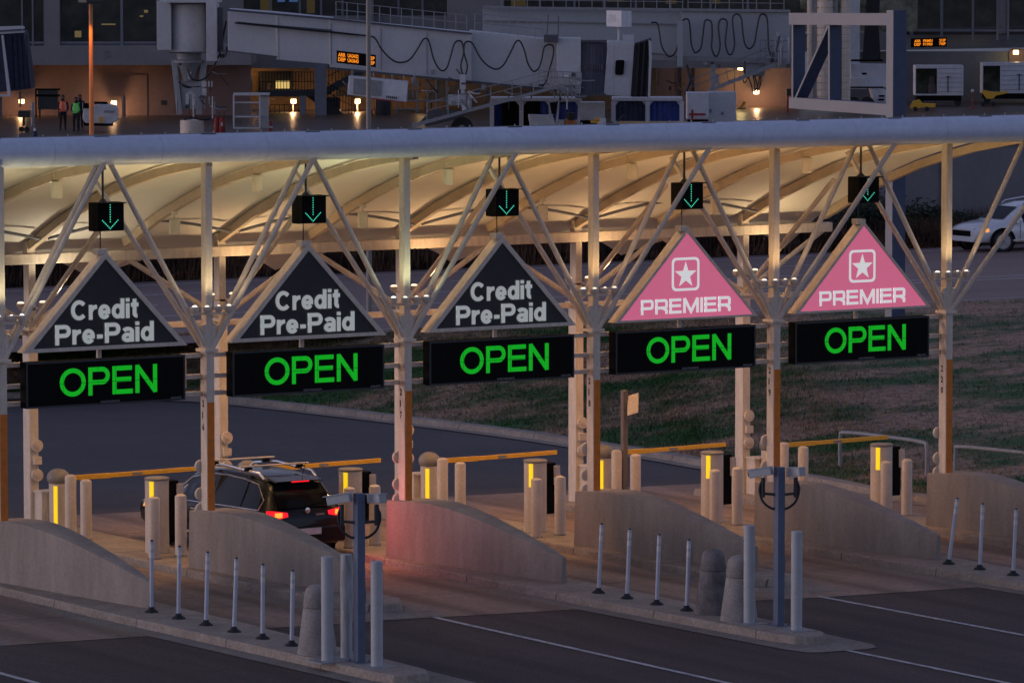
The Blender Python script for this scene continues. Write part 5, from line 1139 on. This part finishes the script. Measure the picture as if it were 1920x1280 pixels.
# service cart
t = bthing('service_cart', 'white rounded service cart right of the airport workers', 'cart', 185, 236, 262)
b = nb(); poly(b, [(156, 206), (160, 200), (178, 199), (182, 195), (212, 197), (218, 203), (219, 226), (210, 232), (160, 231), (154, 222)], 262, 1.3); b.build('body', M['gwhite'], t, bevel=.05)
b = nb(); FB(b, 157, 210, 228, 236, 262.3, .8); FB(b, 157, 167, 194, 203, 261.9, .6); FB(b, 176, 200, 191, 195, 262.3, .5); b.build('chassis', M['black'], t)
b = nb(); FB(b, 186, 192, 219, 230, 261.9, .1); b.build('coupling', M['yellow'], t)
b = nb(); 
for k in range(5): FB(b, 195 + k * 4, 197.5 + k * 4, 207, 211, 261.96, .03)
b.build('maker_mark', M['galv'], t)
# left tow cart silhouette
t = bthing('tow_dolly', 'low dark tow dolly under the lamp at the left edge', 'dolly', 45, 232, 262)
b = nb(); FB(b, 34, 56, 208, 220, 262, .9); FB(b, 42, 46, 220, 236, 262, .3); b.build('deck', M['dark'], t)
b = nb()
for x in (40, 50): q = L(x, 232, 262); b.lathe([(.02, -.05), (.14, -.05), (.14, .05), (.02, .05)], (q.x, q.y, AZ + .14), 14, 'y')
b.build('wheel', M['rubber'], t)
# rubbish bins / dark tank under the bridge
t = bthing('supply_tank', 'dark rounded tank standing under the air conditioner', 'tank', 718, 222, 284); q = L(718, 222, 284)
b = nb(); b.lathe([(.42, AZ), (.44, AZ + .1), (.40, AZ + .8), (.3, AZ + .98), (.05, AZ + 1.02)], (q.x, q.y, 0), 18); b.build('tank_body', M['rubber'], t, smooth=True)
b = nb(); b.lathe([(.1, AZ + 1.0), (.1, AZ + 1.1)], (q.x, q.y, 0), 12); FB(b, 690, 698, 206, 222, 284, .4); b.build('valve', M['red'], t)
t = bthing('crate_shelving', 'brown cluttered shelving in the recess under the jet bridge', 'shelving', 800, 218, 288)
bpart('upright', 'galv', t, [(x, x + 3, 150, 218) for x in (742, 780, 800, 816, 836)], 288, .1)
bpart('shelf', 'galv', t, [(740, 862, 187, 190), (742, 790, 204, 206), (790, 818, 170, 173)], 288, .6)
bpart('crate', 'termdark', t, [(744, 760, 158, 187), (764, 779, 168, 187), (804, 816, 176, 187), (820, 834, 150, 187), (745, 775, 206, 216), (842, 858, 160, 187)], 288.1, .5)
# baggage carts with curtains
def bagcart(px0, px1, py0, py1, D, label, opens):
    t = bthing('baggage_cart', label, 'baggage cart', (px0 + px1) / 2, py1 + 4, D, 'covered baggage carts on the apron'); n = len(opens); wd = (px1 - px0) / n
    bpart('roof', 'gwhite', t, [(px0 - 2, px1 + 2, py0 - 3, py0 + 4, D - .1, 1.7)], D, bevel=.03)
    bpart('frame', 'gwhite', t, [(px0 + wd * k - 4, px0 + wd * k + 4, py0 + 4, py1, D, .1) for k in range(n + 1)] + [(px0, px1, py1, py1 + 3, D, 1.5)] + [(px0 + wd * k - 3, px0 + wd * k + 3, py0 + 4, py1, D + 1.4, .1) for k in range(n + 1)], D)
    b = nb()
    for k in range(n):
        x0 = px0 + wd * k + 4; x1 = px0 + wd * (k + 1) - 4
        for (xa, xb, s) in ((x0, x0 + 7, 1), (x1, x1 - 7, -1)): poly(b, [(xa, py0 + 4), (xb, py0 + 4), (xa, py0 + 12)], D + .01, .05)
    b.build('gusset', M['gwhite'], t)
    for k, (m, u0, u1) in enumerate(opens):
        if not m: continue
        x0 = px0 + wd * k + 4 + (wd - 8) * u0; x1 = px0 + wd * k + 4 + (wd - 8) * u1; vs = []; N = 24
        for j in range(N + 1):
            px = x0 + (x1 - x0) * j / N; a = L(px, py1 - 1, D + .1); c = L(px, py0 + 4, D + .1); dy = .035 * math.sin(j * 1.5) + .02 * math.sin(j * .7); vs += [(a.x, a.y + dy, a.z), (c.x, c.y + dy, c.z)]
        b = nb(); b.add(vs, [(2 * j, 2 * j + 2, 2 * j + 3, 2 * j + 1) for j in range(N)]); b.build('curtain', M[m], t, smooth=True)
    bpart('back_sheet', 'black', t, [(px0, px1, py0 + 4, py1, D + 1.45, .03)], D)
    b = nb()
    for k in (0.12, .35, .65, .88): q = L(px0 + (px1 - px0) * k, py1, D + .2); b.lathe([(.02, -.06), (.17, -.06), (.17, .06), (.02, .06)], (q.x, q.y, AZ + .17), 14, 'y')
    b.build('wheel', M['rubber'], t)
    return t
bagcart(922, 1088, 186, 240, 258, 'white framed baggage cart with half open blue curtains behind the baggage tug', [('blue', 0, .30), (None, 0, 1), ('blue', -.5, 1)])
bagcart(1150, 1278, 186, 228, 258.5, 'white framed baggage cart with two closed navy blue curtains', [('navy', 0, 1), ('blue', 0, 1)])
# tug
t = bthing('baggage_tug', 'small white baggage tug with open cab between the two baggage carts', 'tug', 1040, 242, 255)
b = nb(); poly(b, [(990, 216), (1036, 217), (1046, 244), (994, 244)], 255, 1.2); FB(b, 1046, 1086, 226, 244, 255.2, 1.1); b.build('body', M['gwhite'], t, bevel=.04)
b = nb()
for pts in ([(1040, 244), (1046, 190), (1049, 190), (1045, 244)], [(1082, 244), (1084, 190), (1088, 190), (1086, 244)], [(1046, 187), (1088, 187), (1088, 191), (1046, 191)]): poly(b, pts, 255.1, .08); poly(b, pts, 256.1, .08)
b.build('roll_frame', M['gwhite'], t)
b = nb(); poly(b, [(1030, 192), (1044, 192), (1041, 214), (1034, 214)], 255.3, .03); b.build('windscreen', M['glass'], t)
b = nb(); FB(b, 1062, 1078, 212, 228, 255.3, .5); FB(b, 1058, 1064, 226, 240, 255.1, .2); b.build('seat', M['dark'], t, bevel=.03)
b = nb(); FB(b, 1060, 1066, 222, 240, 255.0, .1); FB(b, 1070, 1078, 226, 240, 255.0, .1); b.build('counterweight', M['orange'], t)
b = nb(); b.tube(smooth([tuple(L(1050, 196, 255.0)), tuple(L(1060, 194, 255)), tuple(L(1068, 210, 255)), tuple(L(1064, 226, 255))]), .05, 6); b.build('exhaust_hose', M['hose'], t)
b = nb()
for x in (1004, 1072): q = L(x, 244, 254.8); b.lathe([(.02, -.08), (.24, -.08), (.24, .08), (.02, .08)], (q.x, q.y, AZ + .24), 18, 'y')
b.build('wheel', M['rubber'], t)
# white ground power box with emblem and yellow dolly in front
t = bthing('ground_power_unit', 'white box with round emblem between the cab and the navy curtained cart', 'generator', 1112, 230, 256)
bpart('casing', 'gwhite', t, [(1086, 1134, 192, 226)], 256, 1.2, .03)
b = nb(); q = L(1110, 208, 255.97); b.lathe([(.13, -.0), (.13, .02), (.10, .02), (.10, 0)], (q.x, q.y, q.z), 20, 'y'); b.build('emblem', M['mullion'], t)
bpart('chassis', 'black', t, [(1088, 1132, 226, 238)], 256.2, .9)
t = bthing('container_dolly', 'low yellow container dolly with white fittings in front of the apron carts', 'dolly', 1170, 238, 253.5)
bpart('deck', 'yellow', t, [(1108, 1130, 227, 231), (1160, 1290, 230, 233), (1116, 1128, 222, 226)], 253.5, 1.2)
bpart('fitting', 'gwhite', t, [(1124, 1136, 222, 234), (1120, 1131, 231, 238)], 253.3, .4, .02)
b = nb(); b.bar(L(1158, 228, 253.3), L(1170, 216, 253.3), .1, .08); FB(b, 1140, 1165, 232, 238, 253.4, .5); b.build('coupling', M['dark'], t)
# two-tone generator
t = bthing('ground_power_unit', 'large two-tone white generator with vents below the far jet bridge stairs', 'generator', 1335, 230, 264)
bpart('front_casing', 'gwhite', t, [(1288, 1329, 174, 224)], 264, 1.6, .02)
bpart('rear_casing', 'bridge', t, [(1329, 1380, 173, 230)], 264.3, 1.6, .02)
bpart('vent', 'mullion', t, [(1332, 1337, 184, 196), (1353, 1359, 181, 194), (1371, 1376, 186, 191), (1355, 1358, 196, 202), (1352, 1356, 210, 216), (1330, 1334, 205, 212)], 264.25, .03)
bpart('tow_bar', 'red', t, [(1292, 1323, 213, 217), (1296, 1300, 206, 226)], 263.6, .1)
bpart('chassis', 'black', t, [(1290, 1378, 226, 236)], 264.6, 1)
# fire hose post right
t = bthing('hydrant_post', 'red hydrant post with box at the end of the salmon wall', 'post', 1478, 215, 288)
bpart('post', 'red', t, [(1475, 1479, 172, 216)], 288, .12); bpart('box', 'dark', t, [(1474, 1483, 167, 180)], 287.8, .3)
t = bthing('chock_stand', 'orange wheel chock stand on the wet apron by the salmon wall', 'stand', 1392, 203, 290)
b = nb(); poly(b, [(1386, 203), (1394, 190), (1399, 193), (1391, 204)], 290, .3); b.build('panel', M['yellow'], t); bpart('foot', 'dark', t, [(1384, 1398, 203, 205)], 290, .4)
# white corrugated stair tower / ducts behind the sign frame
t = bthing('duct_tower', 'tall white ribbed duct tower standing behind the sign frame', 'tower', 1555, 192, 286)
b = nb()
for pxa, pxb in ((1513, 1524), (1531, 1563), (1576, 1595)):
    a = L(pxa, 194, 286); c = L(pxb, -60, 286); cx = (a.x + c.x) / 2; r = (c.x - a.x) / 2
    pr_ = []; z = a.z
    while z < c.z: pr_ += [(r, z), (r, z + .30), (r * .9, z + .33), (r * .9, z + .36)]; z += .38
    b.lathe(pr_, (cx, a.y + .4, 0), 18)
b.build('ribbed_duct', M['cream'], t)
bpart('frame', 'galv', t, [(1524, 1531, -60, 192), (1563, 1570, -60, 192), (1512, 1596, 190, 196)], 286.3, .3)
# belt loader truck right of it
t = bthing('service_truck', 'white airport service truck seen through the sign frame', 'truck', 1630, 196, 290)
b = nb(); poly(b, [(1595, 120), (1668, 122), (1668, 165), (1595, 163)], 290, 2.2); FB(b, 1590, 1612, -60, 120, 291, 1.5); b.build('body', M['gwhite'], t, bevel=.03)
b = nb(); poly(b, [(1628, -20), (1650, 0), (1648, 50), (1652, 112), (1620, 112), (1624, 50)], 290.5, 1); b.build('conveyor', M['rubber'], t)
b = nb(); poly(b, [(1632, 166), (1660, 168), (1670, 196), (1640, 196)], 289, 2); FB(b, 1594, 1625, 146, 168, 289.8, .3); b.build('cab', M['gwhite'], t, bevel=.04)
bpart('trim', 'black', t, [(1594, 1656, 163, 166), (1648, 1658, 179, 182), (1647, 1658, 186, 189), (1616, 1625, 137, 141), (1596, 1655, 112, 116)], 288.9, .1)
b = nb()
for x in (1600, 1626): q = L(x, 185, 288.8); b.lathe([(.1, -.15), (.40, -.15), (.42, 0), (.40, .15), (.1, .15)], (q.x, q.y, AZ + .42), 20, 'y')
b.build('wheel', M['rubber'], t, smooth=True)
# white cargo containers on dollies
def container(px0, px1, py0, py1, D, openf, label):
    t = bthing('cargo_container', label, 'container', (px0 + px1) / 2, py1, D, 'white cargo containers at the right')
    xm = px0 + (px1 - px0) * openf; hz = 1.7
    b = nb(); a = L(px0, py1, D); c = L(px1, py0, D); xmid = L(xm, py1, D).x
    b.box(xmid, c.x, a.y, a.y + .05, a.z, c.z); b.box(a.x, xmid, a.y, a.y + .05, c.z - .12, c.z); b.box(a.x, c.x, a.y, a.y + hz, c.z, c.z + .05); b.box(a.x, c.x, a.y, a.y + hz, a.z - .08, a.z); b.box(c.x - .04, c.x, a.y + .05, a.y + hz, a.z, c.z); b.box(a.x, a.x + .04, a.y + .05, a.y + hz, a.z, c.z); b.build('shell', M['gwhite'], t)
    b = nb(); b.box(a.x, c.x, a.y + hz, a.y + hz + .03, a.z, c.z); b.build('back_panel', M['interior'], t)
    b = nb()
    n = 6
    for k in range(n): z = a.z + (c.z - a.z) * (k + .5) / n; b.box(xmid + .05, c.x - .06, a.y - .02, a.y, z - .012, z + .012)
    b.build('slat', M['galv'], t)
    b = nb(); xc = xmid + (c.x - xmid) * .42; b.bar((xc, a.y - .04, a.z + .1), (xc, a.y - .04, a.z + 1.05), .05, .03); b.bar((xc - .15, a.y - .04, a.z + 1.0), (xc + .15, a.y - .04, a.z + 1.0), .04, .03); b.build('latch_bar', M['dark'], t)
    b = nb(); b.box(a.x + .1, c.x - .1, a.y + .1, a.y + hz - .1, AZ + .3, a.z - .08); b.build('dolly', M['black'], t)
    b = nb()
    for x in (a.x + .3, c.x - .3): b.lathe([(.02, -.06), (.2, -.06), (.2, .06), (.02, .06)], (x, a.y + .2, AZ + .2), 14, 'y')
    b.build('wheel', M['rubber'], t)
    return t
container(1716, 1806, 125, 177, 297, .45, 'white slatted cargo container standing half open with dark load')
container(1842, 1960, 120, 173, 300, .28, 'white cargo container cut off by the right edge of the photo')
t = bthing('cardboard_box', 'brown carton inside the half open cargo container', 'box', 1746, 172, 297.6)
bpart('carton', 'termlow', t, [(1742, 1752, 143, 158, 297.7, .4), (1740, 1754, 158, 175, 297.6, .5)], 297.6); bpart('tape', 'mullion', t, [(1746, 1748, 143, 158, 297.68, .02)], 297)
t = bthing('tow_bar', 'yellow towing bar with small wheels by the right sign column', 'tow bar', 1730, 208, 290)
b = nb(); poly(b, [(1706, 202), (1712, 190), (1724, 187), (1730, 194), (1754, 195), (1754, 202), (1726, 203), (1712, 207)], 289.5, .35); b.build('bar', M['yellow'], t, bevel=.02)
b = nb()
for x in (1716, 1738): q = L(x, 208, 289.3); b.lathe([(.02, -.05), (.13, -.05), (.13, .05), (.02, .05)], (q.x, q.y, AZ + .13), 12, 'y')
b.build('wheel', M['rubber'], t)
t = bthing('tow_bar', 'yellow cargo dolly drawbar under the right container', 'tow bar', 1860, 190, 297)
b = nb(); poly(b, [(1840, 172), (1846, 170), (1868, 174), (1888, 171), (1888, 176), (1868, 180), (1862, 186), (1850, 186)], 296.5, .3); b.build('bar', M['yellow'], t, bevel=.02)
b = nb()
for x in (1843, 1862): q = L(x, 190, 296.4); b.lathe([(.02, -.05), (.14, -.05), (.14, .05), (.02, .05)], (q.x, q.y, AZ + .14), 12, 'y')
b.build('wheel', M['rubber'], t)
t = bthing('marker_post', 'thin red and white marker post between the two cargo containers', 'post', 1823, 195, 294); q = L(1823, 195, 294)
b = nb(); b.lathe([(.15, AZ), (.15, AZ + .05), (.03, AZ + .06), (.03, AZ + .9)], (q.x, q.y, 0), 10); b.build('post', M['red'], t)
b = nb(); b.lathe([(.04, AZ + .9), (.1, AZ + .95), (.1, AZ + 1.02), (.03, AZ + 1.08)], (q.x, q.y, 0), 10); b.build('beacon', M['plate'], t)

# ------------------------------------------------------------------ people
def person(px, py, D, vest, label, turn=0, hvis=True, tall=1.0, armfwd=.25):
    q = L(px, py, D); fr = FRB @ Matrix.Translation((q.x, q.y, AZ)) @ Matrix.Rotation(turn, 4, 'Z') @ Matrix.Scale(tall, 4)
    t = thing('person', label, 'person', (q.x, q.y, AZ), 0, None, FRB)
    V = [((0, 0, .98), .16), ((0, 0, 1.22), .17), ((0, .0, 1.42), .16), ((0, -.01, 1.53), .065), ((0, -.02, 1.62), .085), ((0, -.02, 1.74), .095), ((0, -.02, 1.80), .06),
         ((.10, 0, .9), .115), ((.115, -.02, .5), .075), ((.12, .03, .10), .05), ((.12, -.12, .04), .045), ((-.10, 0, .9), .115), ((-.125, -.02, .5), .075), ((-.14, .03, .10), .05), ((-.14, -.12, .04), .045),
         ((.20, 0, 1.42), .075), ((.27, .02, 1.14), .055), ((.20, -armfwd, 1.02), .042), ((.17, -armfwd - .09, 1.02), .04), ((-.20, 0, 1.42), .075), ((-.27, .02, 1.14), .055), ((-.20, -armfwd, 1.05), .042), ((-.16, -armfwd - .09, 1.06), .04)]
    Ed = [(0, 1), (1, 2), (2, 3), (3, 4), (4, 5), (5, 6), (0, 7), (7, 8), (8, 9), (9, 10), (0, 11), (11, 12), (12, 13), (13, 14), (2, 15), (15, 16), (16, 17), (17, 18), (2, 19), (19, 20), (20, 21), (21, 22)]
    me = bpy.data.meshes.new('body'); inv = mtx(t).inverted() @ fr; me.from_pydata([inv @ Vector(v) for v, r in V], Ed, []); me.materials.append(M['cloth'])
    o = bpy.data.objects.new('body', me); COL.objects.link(o); o.parent = t; MAT_OF[o.name] = mtx(t)
    sk = o.modifiers.new('skin', 'SKIN'); sk.use_smooth_shade = True
    for k, (v, r) in enumerate(V): me.skin_vertices[0].data[k].radius = (r * tall, r * tall * (.72 if k in (1, 2) else 1))
    me.skin_vertices[0].data[0].use_root = True
    s2 = o.modifiers.new('sub', 'SUBSURF'); s2.levels = 2; s2.render_levels = 2
    b = MB(fr); vs = []; n = 20
    pr_ = [(.20, .15, .98), (.205, .155, 1.2), (.215, .15, 1.36), (.17, .12, 1.50)]
    for rx, ry, z in pr_: vs += [(rx * math.cos(2 * math.pi * k / n), ry * math.sin(2 * math.pi * k / n), z) for k in range(n)]
    b.add(vs, [(i * n + k, i * n + (k + 1) % n, (i + 1) * n + (k + 1) % n, (i + 1) * n + k) for i in range(3) for k in range(n)]); vo = b.build('vest', M[vest], t, smooth=True)
    b = MB(fr)
    for x in (-.1, .1): b.bar((x, -.165, 1.0), (x, -.15, 1.42), .04, .008, (0, 1, 0))
    b.build('reflective_stripe', M['plate'], vo)
    b = MB(fr); b.ball((0, -.03, 1.70), (.078, .088, .10), 14, 10); b.ball((0, -.118, 1.69), (.016, .022, .022), 8, 6)
    for s in (-1, 1): b.ball((s * .08, -.02, 1.69), (.014, .025, .035), 8, 6)
    b.build('face', M['skin'], t, smooth=True)
    b = MB(fr)
    for s in (-1, 1): b.ball((s * .03, -.108, 1.715), (.013, .01, .009), 6, 4)
    b.ball((0, -.108, 1.645), (.028, .01, .008), 6, 4); b.build('eyes_and_mouth', M['dark'], t)
    b = MB(fr); b.ball((0, -.005, 1.745), (.095, .105, .085), 14, 8); b.build('cap', M['cloth'], t, smooth=True)
    for s in (-1, 1):
        b = MB(fr); c = Vector((s * .17, -armfwd - .11, 1.02 if s > 0 else 1.06)); b.ball(c, (.036, .045, .025), 10, 6)
        for k in range(4): b.tube([c + Vector((s * (.022 - .015 * k), -.03, -.005)), c + Vector((s * (.024 - .016 * k) - s * .01, -.075 - (.008 if k in (1, 2) else 0), -.01)), c + Vector((s * (.018 - .013 * k) - s * .02, -.10, -.035))], [.0095, .009, .007], 6)
        b.tube([c + Vector((-s * .028, -.0, .01)), c + Vector((-s * .05, -.035, .02)), c + Vector((-s * .055, -.06, .01))], [.011, .01, .008], 6)
        b.build('hand', M['skin'], t, smooth=True)
    return t
person(118, 238, 264, 'ovest', 'person in an orange safety vest and dark trousers standing with forearms raised', .2, tall=1.0)
person(143, 239, 262.5, 'lime', 'person in a lime green safety vest and dark trousers beside the white cart', -.2, tall=.97, armfwd=.12)
person(150, 234, 266, 'cloth', 'person in dark clothing standing just behind the green-vested worker', .4, tall=.97, armfwd=.1)
